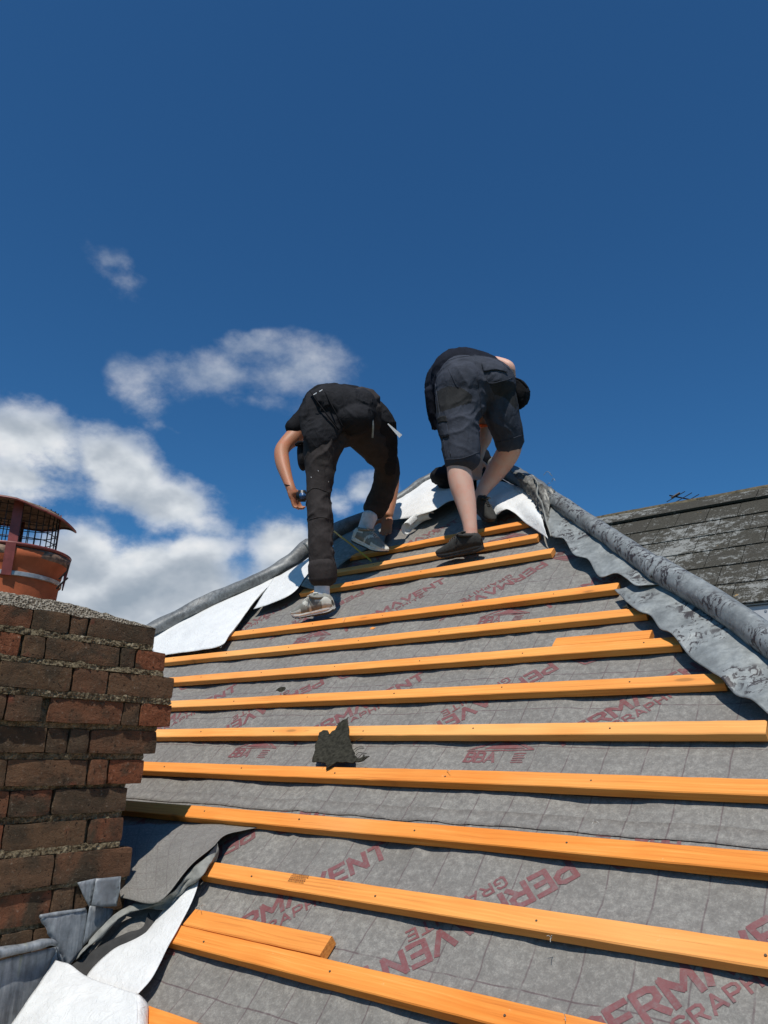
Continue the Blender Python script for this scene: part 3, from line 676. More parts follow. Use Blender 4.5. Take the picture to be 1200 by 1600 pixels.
# ------------------------------------------------------------------ chimney
Xc = -2.047
def onface(x, y, off=0):
    d = ray(x, y); t = (Xc+off)/d[0]; return Cv+d*t
courses = [ # z from pixel y on the right edge, right edge px x, list of brick spans at the course
 ((980, 1009), 242, [(-80, -4), (0, 49), (53, 106), (112, 136), (141, 242)]),
 ((1020, 1050), 258, [(-45, 30), (37, 68), (73, 185), (190, 210), (215, 258)]),
 ((1059, 1093), 271, [(-80, -6), (0, 110), (116, 167), (172, 271)]),
 ((1102, 1136), 267, [(-60, 6), (11, 63), (79, 191), (194, 217), (221, 267)]),
 ((1143, 1178), 244, [(-40, 71), (75, 106), (110, 136), (142, 244)]),
 ((1187, 1224), 224, [(-30, 8), (12, 135), (141, 166), (172, 224)]),
 ((1230, 1267), 197, [(-60, 11), (15, 78), (84, 197)]),
 ((1277, 1314), 191, [(-40, 1), (6, 132), (140, 191)]),
 ((1323, 1368), 204, [(-70, 81), (86, 204)]),
 ((1374, 1420), 196, [(-70, -10), (-4, 78), (82, 112), (118, 196)]),
 ((1428, 1472), 190, [(-60, -5), (0, 47), (52, 83), (90, 190)]),
 ((1482, 1526), 186, [(-90, 24), (30, 80), (86, 186)]),
 ((1534, 1584), 180, [(-60, 20), (26, 120), (126, 180)])]
corb = [.030, .034, .040, .036, .022, .016, .006, .004, .010, .004, 0, 0, 0]
base_y = float(onface(190, 1300)[1]); ztop = float(onface(242, 976)[2])
ch = thing('chimney', (Xc-.35, 1.0, z1), 'sooty brown brick chimney stack with crumbling mortar and corbelled top', 'chimney')
def brick_mesh(c, s, seed):
    """rounded, chipped brick: subdivided box pushed about"""
    nx, ny, nz = max(2, int(s[0]/.03)), max(3, int(s[1]/.02)), 5; bmm = bmesh.new()
    bmesh.ops.create_cube(bmm, size=1); bmesh.ops.subdivide_edges(bmm, edges=bmm.edges[:], cuts=5, use_grid_fill=True)
    for v in bmm.verts:
        q = v.co.copy(); e = sum(1 for k in q if abs(k) > .49); p = Vector((q.x*s[0], q.y*s[1], q.z*s[2]))
        sh = .0 if e < 2 else (.0008 if e == 2 else .0018)
        for k in range(3):
            if abs(q[k]) > .49: p[k] -= math.copysign(sh, q[k])
        w_ = Vector(((c[0]+p.x)*30+seed, (c[1]+p.y)*30, (c[2]+p.z)*30)); p += Vector((mn.noise(w_), mn.noise(w_+Vector((9, 0, 0))), mn.noise(w_+Vector((0, 9, 0)))))*.0026
        v.co = p
    bmm.verts.index_update(); V = [tuple(v.co) for v in bmm.verts]; Fc = [[v.index for v in fa.verts] for fa in bmm.faces]; bmm.free(); return V, Fc
rows = []
random.seed(21)
for k, ((ya, yb), xr, br) in enumerate(courses):
    off = corb[k]
    for (xa, xb) in br:
        # brick edges: same horizontal course seen in perspective -> use the z of the right edge
        zt, zb = float(onface(xr, ya, off)[2]), float(onface(xr, yb, off)[2])
        def ypos(x):
            # find y on the face at pixel x and height z mid
            zm = (zt+zb)/2; py = ya
            for _ in range(12): py += (float(onface(x, py, off)[2])-zm)*500
            return float(onface(x, py, off)[1])
        y0_, y1_ = ypos(xa), ypos(xb)
        if y1_-y0_ < .02: continue
        dp = .1; cx = Xc+off-dp/2+random.uniform(-.003, .003); c = (cx, (y0_+y1_)/2, (zt+zb)/2)
        y0_ -= .0025; y1_ += .0015 if xb != xr else 0
        V, Fc = brick_mesh(c, (dp, y1_-y0_, zt-zb), k*7)
        fr = Matrix.Translation(Vector(c)) @ Matrix.Rotation(random.uniform(-.012, .012), 4, 'X') @ Matrix.Rotation(random.uniform(-.014, .014), 4, 'Z')
        red = (k, br.index((xa, xb))) in ((1, 4), (3, 4), (5, 3), (1, 0))
        mesh_obj('brick', V, Fc, M['brick_red' if red else 'brick'], ch, fr, False, origin=(0, 0, 0))
    rows.append((zt, zb, ypos(xr), off))
# the rest of each course: near end, far end and back face bricks (shared mesh)
ylo = .42; xlo = Xc-.92
V, Fc = brick_mesh((0, 0, 0), (.1, .212, .066), 3); bme = None
def copy_brick(src, loc, rz):
    o = src.copy(); col.objects.link(o); o.parent = ch; o.matrix_parent_inverse = src.matrix_parent_inverse.copy(); o.matrix_basis = Matrix.Translation(Vector(loc)) @ Matrix.Rotation(rz, 4, 'Z'); return o
first = mesh_obj('brick', V, Fc, M['brick'], ch, Matrix.Translation(Vector((xlo, .6, rows[0][0]-.035))), origin=(0, 0, 0))
for k, (zt, zb, yr, off) in enumerate(rows):
    zc = (zt+zb)/2; x = Xc+off-.115-(0 if k % 2 else .11)
    while x > xlo+.1:
        copy_brick(first, (x-.11, yr-.05, zc), math.pi/2); copy_brick(first, (x-.11, ylo+.05, zc), math.pi/2); x -= .224
    y = ylo+.12
    while y < min(yr, 9)-.2: copy_brick(first, (xlo+.05, y+.11, zc), 0); y += .224
# mortar core, lumpy, recessed behind the brick faces
mc = MB()
for k, (zt, zb, yr, off) in enumerate(rows):
    zn = rows[k+1][0] if k+1 < len(rows) else zb-.6
    off2 = min(off, rows[k+1][3]) if k+1 < len(rows) else off
    yr2 = min(yr, rows[k+1][2]) if k+1 < len(rows) else yr
    for (za, zb_, o_, yy) in ((zt, zb, off-.010, yr-.012), (zb, zn, off2-.003, yr2-.008)):
        xa, xb = xlo+.012, Xc+o_; ya, yb = ylo+.012, yy
        ny, nz = 110, 4; o = len(mc.v)
        for i in range(ny+1):
            for j in range(nz+1):
                y_ = ya+(yb-ya)*i/ny; z_ = za+(zb_-za)*j/nz; p = Vector((y_*40, z_*40, k)); q = Vector((y_*110, z_*110, k+3))
                mc.v.append((xb+.009*mn.noise(p)+.007*mn.noise(q)-.004, y_, z_))
        for i in range(ny):
            for j in range(nz): mc.f.append((o+i*(nz+1)+j, o+i*(nz+1)+j+1, o+(i+1)*(nz+1)+j+1, o+(i+1)*(nz+1)+j)); mc.mi.append(0)
        mc.add(box(((xa+xb-.03)/2, (ya+yb)/2, (za+zb_)/2), (xb-.03-xa, yb-ya, za-zb_)))
mc.build('mortar_joints', M['mortar'], ch)
# ragged mortar standing in the bed joints, catching the sun on its upper edge
for k, (zt, zb, yr, off) in enumerate(rows[:11]):
    ny, nz = 420, 9; lip = MB(); nxt = rows[k+1][3]; zn = rows[k+1][0]; strong = k in (0, 1, 2, 7, 8)
    yy = min(yr, rows[k+1][2])-.004
    for i in range(ny+1):
        y_ = ylo+.02+(yy-ylo-.02)*i/ny; low_ = mn.noise(Vector((y_*14, k*5, 0)))
        ta = .002+.005*max(0, mn.noise(Vector((y_*38, k, 1))))*(2 if strong else 1); tb = .001+.004*max(0, mn.noise(Vector((y_*47, k, 9))))
        for q in range(nz+1):
            w_ = q/nz; z_ = (zb+ta)*(1-w_)+(zn-tb)*w_; o_ = off*(1-w_)+nxt*w_; edge = min(w_, 1-w_)*2
            pr_ = (.0008 if strong else -.005)+.006*low_+.004*mn.noise(Vector((y_*75, z_*75, k)))+.003*mn.noise(Vector((y_*170, z_*170, k)))
            lip.v.append((Xc+min(off, nxt)*.5+o_*.5+(pr_ if edge > .1 else -.012), y_, z_))
    for i in range(ny):
        for q in range(nz): lip.f.append((i*(nz+1)+q, i*(nz+1)+q+1, (i+1)*(nz+1)+q+1, (i+1)*(nz+1)+q)); lip.mi.append(0)
    lip.build('mortar_ledge', M['mortar'], ch, smooth=False)
# cement cap sloping up to the pot
zt0 = rows[0][0]; potc = np.array([Xc-.40, 1.02])
capv = []; nn_ = 110
for i in range(nn_+1):
    for j in range(nn_+1):
        x = xlo-.01+(Xc+.030-xlo+.01)*i/nn_; y = ylo-.01+(rows[0][2]+.004-ylo+.01)*j/nn_
        ex = min((Xc+.030-x), (x-xlo+.01), (y-ylo+.01)); ey = rows[0][2]+.004-y; e2 = min(ex, ey*.6)
        hgt = (0 if i in (0, nn_) or j in (0, nn_) else min(.03, .10*ey+.002)+.20*min(max(e2, 0), .25))
        capv.append((x, y, zt0-.004+hgt+(.007*mn.noise(Vector((x*30, y*30, 0)))+.004*mn.noise(Vector((x*110, y*110, 0))))*(1 if ex > .01 else .4)))
mesh_obj('cement_cap', capv, [(i*(nn_+1)+j, (i+1)*(nn_+1)+j, (i+1)*(nn_+1)+j+1, i*(nn_+1)+j+1) for i in range(nn_) for j in range(nn_)], M['cement'], ch)

# ---- stepped lead flashing on the chimney side
def face_poly(name, pts, m, parent, off=.012, amp=.003, thick=.003, tilt=0):
    bm2 = bmesh.new(); vs = [bm2.verts.new(Vector(onface(x, y, off+(o[0] if o else 0)))) for x, y, *o in pts]; bm2.faces.new(vs); bmesh.ops.triangulate(bm2, faces=bm2.faces[:])
    for _ in range(5): bmesh.ops.subdivide_edges(bm2, edges=[e for e in bm2.edges if e.calc_length() > .018], cuts=1); bmesh.ops.triangulate(bm2, faces=bm2.faces[:])
    for v in bm2.verts: v.co.x += amp*mn.noise(v.co*22)+amp*.5*mn.noise(v.co*70)
    bm2.verts.index_update(); V = [tuple(v.co) for v in bm2.verts]; Fc = [[v.index for v in fa.verts] for fa in bm2.faces]; bm2.free()
    ob = mesh_obj(name, V, Fc, m, parent, smooth=True); so = ob.modifiers.new('t', 'SOLIDIFY'); so.thickness = thick; return ob
ml, t = mat('algae_streaked_lead'); nn2 = t.noise(t.geo, 30, 6, .7); st_ = t.noise(t.mapping(t.geo, (70, 70, 6)), 1, 4, .6)
cc = t.ramp(t.m('ADD', t.m('MULTIPLY', nn2, .5), t.m('MULTIPLY', st_, .5)), [(.34, (.10, .11, .12)), (.5, (.22, .24, .26)), (.66, (.36, .38, .40))])
cc = t.mix(t.m('MULTIPLY', t.smooth(t.noise(t.mapping(t.geo, (3, 14, 2)), 1, 3, .5), .60, .68), .7), cc, (.30, .31, .10)); fin(t, cc, .55, st_, .004, .6, metal=.2)
M['lead_step'] = ml
fl = [[(0, 1500), (92, 1478), (90, 1474), (105, 1512), (80, 1560), (35, 1604), (-60, 1640), (-60, 1520)],
      [(62, 1432), (134, 1421), (138, 1440), (126, 1487), (105, 1512), (92, 1500), (88, 1476)],
      [(121, 1379), (152, 1372), (143, 1410), (138, 1416)],
      [(140, 1415), (176, 1420), (174, 1434), (150, 1455), (128, 1478)]]
for k, p in enumerate(fl): face_poly('lead_step_flashing', p, M['lead_step'], ch, .016+.004*k)
face_poly('lead_step_flashing', [(150, 1373, .004), (189, 1369, .02), (188, 1390, .03), (182, 1416, .02), (160, 1417, .02), (142, 1415, .01)], M['lead_clean'], ch, .034, .002)
mesh_obj('lead_roll_edge', *tube([onface(x, y, .03) for x, y in ((-30, 1495), (0, 1489), (40, 1482), (78, 1473), (88, 1476))], [.012, .012, .011, .012, .005], 10, True, 30, .4), M['lead_step'], ch, smooth=True)
mesh_obj('lead_roll_edge', *tube([onface(x, y, .02) for x, y in ((62, 1432), (95, 1427), (133, 1421))], [.004, .005, .005], 8, True, 20, .4), M['lead_step'], ch, smooth=True)

# ---- pot and cowl
zc0 = zt0+.045
def lathe(prof, c, seg=48, wob=0):
    v = []; fc = []
    for (r, z) in prof:
        for k in range(seg):
            a = 2*math.pi*k/seg; r2 = r*(1+wob*mn.noise(Vector((math.cos(a)*2, math.sin(a)*2, z*9)))); v.append((c[0]+r2*math.cos(a), c[1]+r2*math.sin(a), z))
    for i in range(len(prof)-1):
        for k in range(seg): fc.append((i*seg+k, i*seg+(k+1) % seg, (i+1)*seg+(k+1) % seg, (i+1)*seg+k))
    return v, fc
pot = None
def find_pot():
    # axis that projects to px x=12 half way up, with the right silhouette at x=90
    best = None
    for dx in np.linspace(-.6, -.2, 41):
        for y in np.linspace(.8, 1.35, 56):
            P = np.array([Xc+dx, y, zc0-CZ+.08]); d = P@F; px = 600+f*(P@R)/d
            e = abs(px-10)*.01+abs(dx+.36)
            if best is None or e < best[0]: best = (e, Xc+dx, y, d)
    return best
_, pcx, pcy, pdep = find_pot(); pr = 73/f*pdep
def zat(y, x=10): # height on the pot axis seen at pixel y
    d = ray(x, y); k = pdep*1.0; return float((Cv+d*k)[2])
pot = thing('chimney_pot', (pcx, pcy, zt0+.03), 'round terracotta chimney pot on the cement cap of the chimney', 'chimney pot')
zb_, zr = zat(945), zat(868)
body = mesh_obj('pot_body', *lathe([(pr*.98, zb_-.05), (pr*.99, zb_), (pr*1.02, zat(905)), (pr*1.05, zat(890)), (pr*1.13, zat(882)), (pr*1.15, zr-.004), (pr*1.08, zr), (pr*.9, zr-.002), (pr*.86, zb_-.04)], (pcx, pcy), 64, .015), M['terracotta'], pot, smooth=True)
mesh_obj('pot_rim_mortar', *lathe([(pr*1.04, zat(886)), (pr*1.13, zat(880)), (pr*1.155, zr+.001), (pr*1.0, zr+.002)], (pcx, pcy), 64, .05), M['rustmesh'], pot, smooth=True)
cowl = thing('chimney_cowl', (pcx, pcy, zr), 'dark red metal bird guard cowl with wire cage and bent lid on the pot', 'chimney cowl')
mesh_obj('base_plate', *lathe([(pr*1.02, zr+.003), (pr*1.17, zr+.004), (pr*1.19, zr+.012), (pr*1.0, zr+.014), (pr*.8, zr+.013)], (pcx, pcy), 64), M['redmetal'], cowl, smooth=True)
mesh_obj('clamp_strap', *lathe([(pr*1.035, zat(913)), (pr*1.06, zat(912)), (pr*1.06, zat(906)), (pr*1.035, zat(905))], (pcx, pcy), 64), M['steel'], cowl)
ztc = zat(792); cr = pr*.83
for k in range(4):
    a = math.radians(-28+90*k); cx, cy = pcx+cr*math.cos(a), pcy+cr*math.sin(a)
    b = MB(); hw = .014; tx, ty = -math.sin(a)*hw, math.cos(a)*hw
    o = len(b.v)
    for z in (zr+.01, ztc+.012):
        for sg in (-1, 1):
            for q in (0, .003): b.v.append((cx+sg*tx+q*math.cos(a), cy+sg*ty+q*math.sin(a), z))
    b.f = [(0, 2, 6, 4), (1, 5, 7, 3), (0, 4, 5, 1), (2, 3, 7, 6)]; b.mi = [0]*4
    cx, cy = pcx+pr*1.075*math.cos(a), pcy+pr*1.075*math.sin(a)
    for z in (zat(914), zr+.01):
        for sg in (-1, 1):
            for q in (0, .004): b.v.append((cx+sg*tx+q*math.cos(a)*(1+(z > zat(900))*3), cy+sg*ty+q*math.sin(a)*(1+(z > zat(900))*3), z))
    b.f += [(8, 10, 14, 12), (9, 13, 15, 11), (8, 12, 13, 9), (10, 11, 15, 14)]; b.mi += [0]*4
    b.build('bracket', M['redmetal'], cowl)
cg = MB()
for k in range(34):
    a = 2*math.pi*k/34; cg.add(tube([(pcx+cr*math.cos(a), pcy+cr*math.sin(a), zr+.012), (pcx+cr*1.01*math.cos(a), pcy+cr*1.01*math.sin(a), (zr+ztc)/2), (pcx+cr*math.cos(a), pcy+cr*math.sin(a), ztc+.008)], .0016, 5, False))
for z in np.linspace(zr+.02, ztc, 6): cg.add(tube([(pcx+cr*math.cos(a), pcy+cr*math.sin(a), z+.003*math.sin(a*3)) for a in np.linspace(0, 2*math.pi, 49)], .0016, 5, False))
cg.build('wire_cage', M['wire'], cowl)
def lid():
    v = []; fc = []; nr, na = 8, 72
    for i in range(nr+1):
        for k in range(na):
            a = 2*math.pi*k/na; r = pr*1.19*i/nr; x, y = r*math.cos(a), r*math.sin(a)
            e = (x*R[0]+y*R[1])/(pr*1.19)         # bent: the side to the right of the picture droops
            z = ztc+.016-.014*(i/nr)**2-.080*max(0, e-.4)**1.2*(i/nr)+.004*math.sin(5*a)*(i/nr)**3
            v.append((pcx+x, pcy+y, z))
    for i in range(nr):
        for k in range(na): fc.append((i*na+k, i*na+(k+1) % na, (i+1)*na+(k+1) % na, (i+1)*na+k))
    return v, fc
lo_ = mesh_obj('lid', *lid(), [M['rustmesh']], cowl, smooth=True); lo_.modifiers.new('t', 'SOLIDIFY').thickness = .003
mesh_obj('lid_rim', *tube([np.array(p)+np.array([0, 0, -.002]) for p in lid()[0][8*72:]]+[lid()[0][8*72]], .0032, 6, False), M['redmetal'], cowl)
hk = MB()
for (a, b, c) in (((92, 905), (104, 893), (107, 882)), ((88, 920), (98, 910), (106, 903))):
    hk.add(tube([at(x, y, pdep*.99) for x, y in (a, b, c)], .0028, 6, True, 10))
hk.build('strap_end', M['wire'], cowl)

# ------------------------------------------------------------------ loose membrane beside the chimney
flap = thing('membrane_flap', W(*hit(260, 1360, 0), -.03), 'loose grey membrane flap lifted beside the chimney above the white felt', 'membrane flap')
sheet('flap_sheet', [[(170, 1292, -.02), (240, 1288, -.018), (320, 1288, -.016), (402, 1293, -.018)],
                     [(175, 1330, -.01), (230, 1322, .0), (300, 1308, .008), (362, 1301, -.002)],
                     [(182, 1375, .01), (222, 1365, .02), (278, 1340, .03), (346, 1309, .022)],
                     [(189, 1403, .02), (245, 1410, .032), (294, 1357, .045), (336, 1321, .04)]], M['membrane'], flap, 60, 34, .004, 9, .0014)
sheet('flap_fold', [[(340, 1318, .03), (318, 1342, .035), (296, 1362, .03), (270, 1395, .02), (240, 1412, .012), (205, 1412, .01), (178, 1430, .015), (140, 1468, .02)],
                    [(342, 1330, .012), (330, 1350, .018), (313, 1371, .02), (288, 1378, .014), (272, 1400, .006), (240, 1417, .004), (190, 1433, .004), (130, 1490, .01)],
                    [(337, 1345, -.012), (315, 1367, .004), (290, 1382, .0), (264, 1418, -.004), (232, 1420, -.008), (212, 1421, -.01), (172, 1440, -.01), (118, 1500, -.006)]], M['greylap'], flap, 110, 18, .010, 16, .0018, seed=3)
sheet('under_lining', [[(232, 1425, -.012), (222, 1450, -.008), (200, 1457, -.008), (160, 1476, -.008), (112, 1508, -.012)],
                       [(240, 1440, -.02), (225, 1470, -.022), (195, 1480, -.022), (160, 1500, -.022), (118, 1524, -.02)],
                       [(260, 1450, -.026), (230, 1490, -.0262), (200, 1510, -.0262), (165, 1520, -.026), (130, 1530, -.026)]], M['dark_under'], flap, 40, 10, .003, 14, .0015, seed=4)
felt2 = thing('white_felt_strip', W(*hit(220, 1470, 0), -.03), 'strip of white felt underside running down from the grey flap beside the chimney', 'roofing felt')
sheet('felt_sheet', [[(312, 1366, -.008), (304, 1398, .002), (279, 1450, .008), (260, 1485, .006), (239, 1527, .01), (216, 1554, .014)],
                     [(290, 1385, -.012), (262, 1425, -.002), (240, 1462, .004), (215, 1495, .006), (190, 1525, .01), (185, 1556, .008)],
                     [(262, 1412, -.02), (226, 1460, -.018), (200, 1473, -.012), (174, 1486, -.006), (137, 1523, .0), (130, 1556, .0)]], M['white'], felt2, 50, 26, .003, 7, .0015, seed=2)
felt3 = thing('folded_white_felt', W(*hit(120, 1570, 0), -.02), 'broad folded sheet of white roofing felt at the foot of the chimney', 'roofing felt')
wf = []
def WP(x, y, w): return W(*hit(x, y, w), w)
A_, B_ = (88, 1500), (220, 1556)
base1 = [(87, 1501, .035), (110, 1508, .042), (136, 1526, .035), (175, 1541, .035), (214, 1553, .04)]
base2 = [(50, 1555, .05), (90, 1562, .055), (130, 1575, .05), (165, 1590, .05), (214, 1603, .05)]
base3 = [(5, 1618, .05), (60, 1640, .055), (110, 1655, .05), (160, 1665, .05), (196, 1668, .05)]
sheet('folded_sheet', [base1, base2, base3], M['white'], felt3, 40, 30, .004, 8, .0016, seed=12)
ed = []
for k in range(9):
    q = k/8*math.pi; r0 = .022
    row = []
    for (x, y, w_) in ((214, 1553, .04), (213, 1578, .045), (214, 1603, .05), (205, 1640, .05), (196, 1668, .05)):
        P = WP(x, y, w_); ax = np.array([1., 0, 0])
        row.append(P+ax*(r0*math.sin(q))*.9-N*(r0*(1-math.cos(q))))
    ed.append(row)
sheet('folded_edge', ed, M['white'], felt3, 24, 24, .001, 8, .0016, space='xyz', seed=13)

# ------------------------------------------------------------------ neighbouring house
yr_ = 10.; dR = ray(1070, 783); Pr = dR*yr_/dR[1]; tn = math.radians(38)
dE = ray(1155, 943); tt = math.tan(tn); ye = (Pr[2]-yr_*tt)/(dE[2]/dE[1]-tt); ze = ye*dE[2]/dE[1]+CZ; zr_ = Pr[2]+CZ
nbx0, nbx1 = -6.5, 5.2
nb = thing('neighbour_house', ((nbx0+nbx1)/2, yr_, 0), 'neighbouring white house with old lichened grey tile roof behind the right hip', 'house')
sl = (yr_-ye)/math.cos(tn); Sd = np.array([0, math.cos(tn), math.sin(tn)]); Nd = np.array([0, -math.sin(tn), math.cos(tn)])
O = np.array([0, ye, ze])
def nbW(u, s, w=0): return O+np.array([u, 0, 0])+Sd*s+Nd*w
M_nb = Matrix.Translation(Vector(O)) @ Matrix.Rotation(tn, 4, 'X')
ncs = 6; gg = sl*.86/ncs; tw = .37
random.seed(5)
for c_ in range(ncs+1):
    lastc = c_ == ncs
    s0 = c_*gg-.02; s1 = s0+gg+.06 if not lastc else sl-.02; x = nbx0-(tw/2 if c_ % 2 else 0); twc = tw if not lastc else 1.2
    while x < nbx1:
        xa, xb = max(x, nbx0)+.004, min(x+twc, nbx1)-.004
        if xb-xa > .05:
            lift = .018 if not lastc else .05; tk = .014 if not lastc else .03; j1 = random.uniform(-.002, .003); nsx = 4
            v = []
            for i in range(nsx+1):
                xx = xa+(xb-xa)*i/nsx; e = .004*mn.noise(Vector((xx*5, c_*3, 0)))
                v += [(xx, s0+e, lift-tk+j1), (xx, s0+e, lift+j1), (xx, s1, lift*.1+j1), (xx, s1, lift*.1-tk+j1)]
            fc = [(4*i+k, 4*i+(k+1) % 4, 4*i+4+(k+1) % 4, 4*i+4+k) for i in range(nsx) for k in range(4)]+[(0, 1, 2, 3), (4*nsx+3, 4*nsx+2, 4*nsx+1, 4*nsx)]
            mesh_obj('roof_tile', v, fc, M['tile'], nb, M_nb)
        x += twc
x = nbx0
while x < nbx1:
    v, fc = tube([(x, 0, 0), (x+.45, 0, 0)], .085, 16, True, 6, .06, .8)
    mesh_obj('ridge_tile', v, fc, M['moss_ridge'], nb, Matrix.Translation(Vector((0, yr_, zr_-.055+random.uniform(-.004, .004)))), smooth=True); x += .452
back_e = 2*yr_-ye
mesh_obj('rear_roof_slope', [(nbx0, yr_, zr_-.03), (nbx1, yr_, zr_-.03), (nbx1, back_e, ze-.02), (nbx0, back_e, ze-.02)], [(0, 3, 2, 1)], M['slate'], nb)
mesh_obj('roof_underlay', [nbW(nbx0, -.02, -.03), nbW(nbx1, -.02, -.03), nbW(nbx1, sl, -.03), nbW(nbx0, sl, -.03)], [(0, 1, 2, 3)], M['dark_under'], nb)
mesh_obj('fascia_board', *box(((nbx0+nbx1)/2, ye+.03, ze-.11), (nbx1-nbx0, .03, .2)), M['fascia'], nb)
for xx in np.arange(nbx0+.3, nbx1, .6):
    o_ = MB().add(tube([(xx, ye+.01, ze-.09), (xx, ye+.016, ze-.09)], .012, 8)); o_.build('fixing_cap', M['steel'], nb)
yw = ye+.28
for nm, a, b in (('wall', (nbx0+.1, yw), (nbx1-.1, yw)), ('wall', (nbx1-.1, yw), (nbx1-.1, back_e-.28)), ('wall', (nbx1-.1, back_e-.28), (nbx0+.1, back_e-.28)), ('wall', (nbx0+.1, back_e-.28), (nbx0+.1, yw))):
    wall(nm, a, b, M['wall_white'], nb, .2, 0, ze-.05)
mesh_obj('soffit_board', *box(((nbx0+nbx1)/2, ye+.17, ze-.2), (nbx1-nbx0, .26, .015)), M['wall_white'], nb)
for gx in (nbx0+.1, nbx1-.1):
    mesh_obj('gable_wall', [(gx, yw, ze-.06), (gx, back_e-.28, ze-.06), (gx, yr_, zr_-.25)], [(0, 1, 2)], M['wall_white'], nb)
for xx in (-4.5, -1.5, 1.5):
    wdw = mesh_obj('window', *box((xx, yw-.01, ze-1.5), (1.1, .06, 1.1)), M['wall_white'], nb); mesh_obj('pane', *box((xx, yw-.045, ze-1.5), (.95, .02, .95)), M['glass'], wdw)
# TV aerial standing behind the ridge
da = yr_+1.0; ad = float((np.array([Pr[0]*da/yr_, da, Pr[2]*da/yr_]))@F)
ant = thing('tv_aerial', at(1096, 800, ad), 'small television aerial with cross rods showing above the neighbouring ridge', 'aerial')
pm = at(1096, 783, ad); zb2 = zr_-.03-(pm[1]-yr_)*tt
mesh_obj('mast', *tube([(pm[0], pm[1], zb2-.03), pm+np.array([0, 0, .02])], .014, 8), M['steel'], ant)
mesh_obj('boom', *tube([at(1046, 774, ad), at(1100, 785, ad)], .010, 6), M['wire'], ant)
for (x, y) in ((1056, 776), (1067, 778), (1078, 780.5), (1089, 783)):
    mesh_obj('rod', *tube([at(x-14, y+8, ad-.15), at(x+14, y-8, ad+.15)], .0065, 6), M['wire'], ant)
mesh_obj('reflector', *tube([at(1049, 778, ad), at(1062, 770, ad)], .016, 6), M['wire'], ant)

# ------------------------------------------------------------------ people
def loft(pts, seg=20, dr=1.):
    """pts: (px, py, depth, half width in px[, depth ratio]); each ring faces along the limb"""
    P = np.array([at(p[0], p[1], p[2]) for p in pts]); r = np.array([p[3]*p[2]/f for p in pts]); q = np.array([p[4] if len(p) > 4 else dr for p in pts])
    n = max(8, int(len(pts)*6)); A = catmull(np.c_[P, r, q], n); P, r, q = A[:, :3], A[:, 3], A[:, 4]; T = np.gradient(P, axis=0)
    # rounded ends
    v = []; fc = []; rings = []
    def ring(c, t, rad, qq):
        t = t/np.linalg.norm(t); view = (c-Cv)/np.linalg.norm(c-Cv); a = np.cross(t, view)
        if np.linalg.norm(a) < .25: a = np.cross(t, U)+.0
        a /= np.linalg.norm(a); b = np.cross(t, a)
        rings.append([c+a*math.cos(2*math.pi*k/seg)*rad+b*math.sin(2*math.pi*k/seg)*rad*qq for k in range(seg)])
    for e in (.98, .8, .5): ring(P[0]-T[0]/np.linalg.norm(T[0])*r[0]*.6*e, T[0], r[0]*math.sqrt(1-e*e), q[0])
    for i in range(len(P)): ring(P[i], T[i], r[i], q[i])
    for e in (.5, .8, .98): ring(P[-1]+T[-1]/np.linalg.norm(T[-1])*r[-1]*.6*e, T[-1], r[-1]*math.sqrt(1-e*e), q[-1])
    v = [p for rg in rings for p in rg]
    for i in range(len(rings)-1):
        for k in range(seg): fc.append((i*seg+k, i*seg+(k+1) % seg, (i+1)*seg+(k+1) % seg, (i+1)*seg+k))
    fc.append(tuple(range(seg))[::-1]); fc.append(tuple((len(rings)-1)*seg+k for k in range(seg)))
    return v, fc
def ellips(c, dirs, seg=24):
    v = []; fc = []
    nr = 14
    for i in range(nr+1):
        ph = math.pi*i/nr; ph = min(max(ph, .03), math.pi-.03)
        for k in range(seg):
            a = 2*math.pi*k/seg; v.append(np.array(c)+dirs[0]*math.sin(ph)*math.cos(a)+dirs[1]*math.sin(ph)*math.sin(a)+dirs[2]*math.cos(ph))
    for i in range(nr):
        for k in range(seg): fc.append((i*seg+k, (i+1)*seg+k, (i+1)*seg+(k+1) % seg, i*seg+(k+1) % seg))
    fc.append(tuple(range(seg))); fc.append(tuple(nr*seg+k for k in range(seg-1, -1, -1)))
    return v, fc
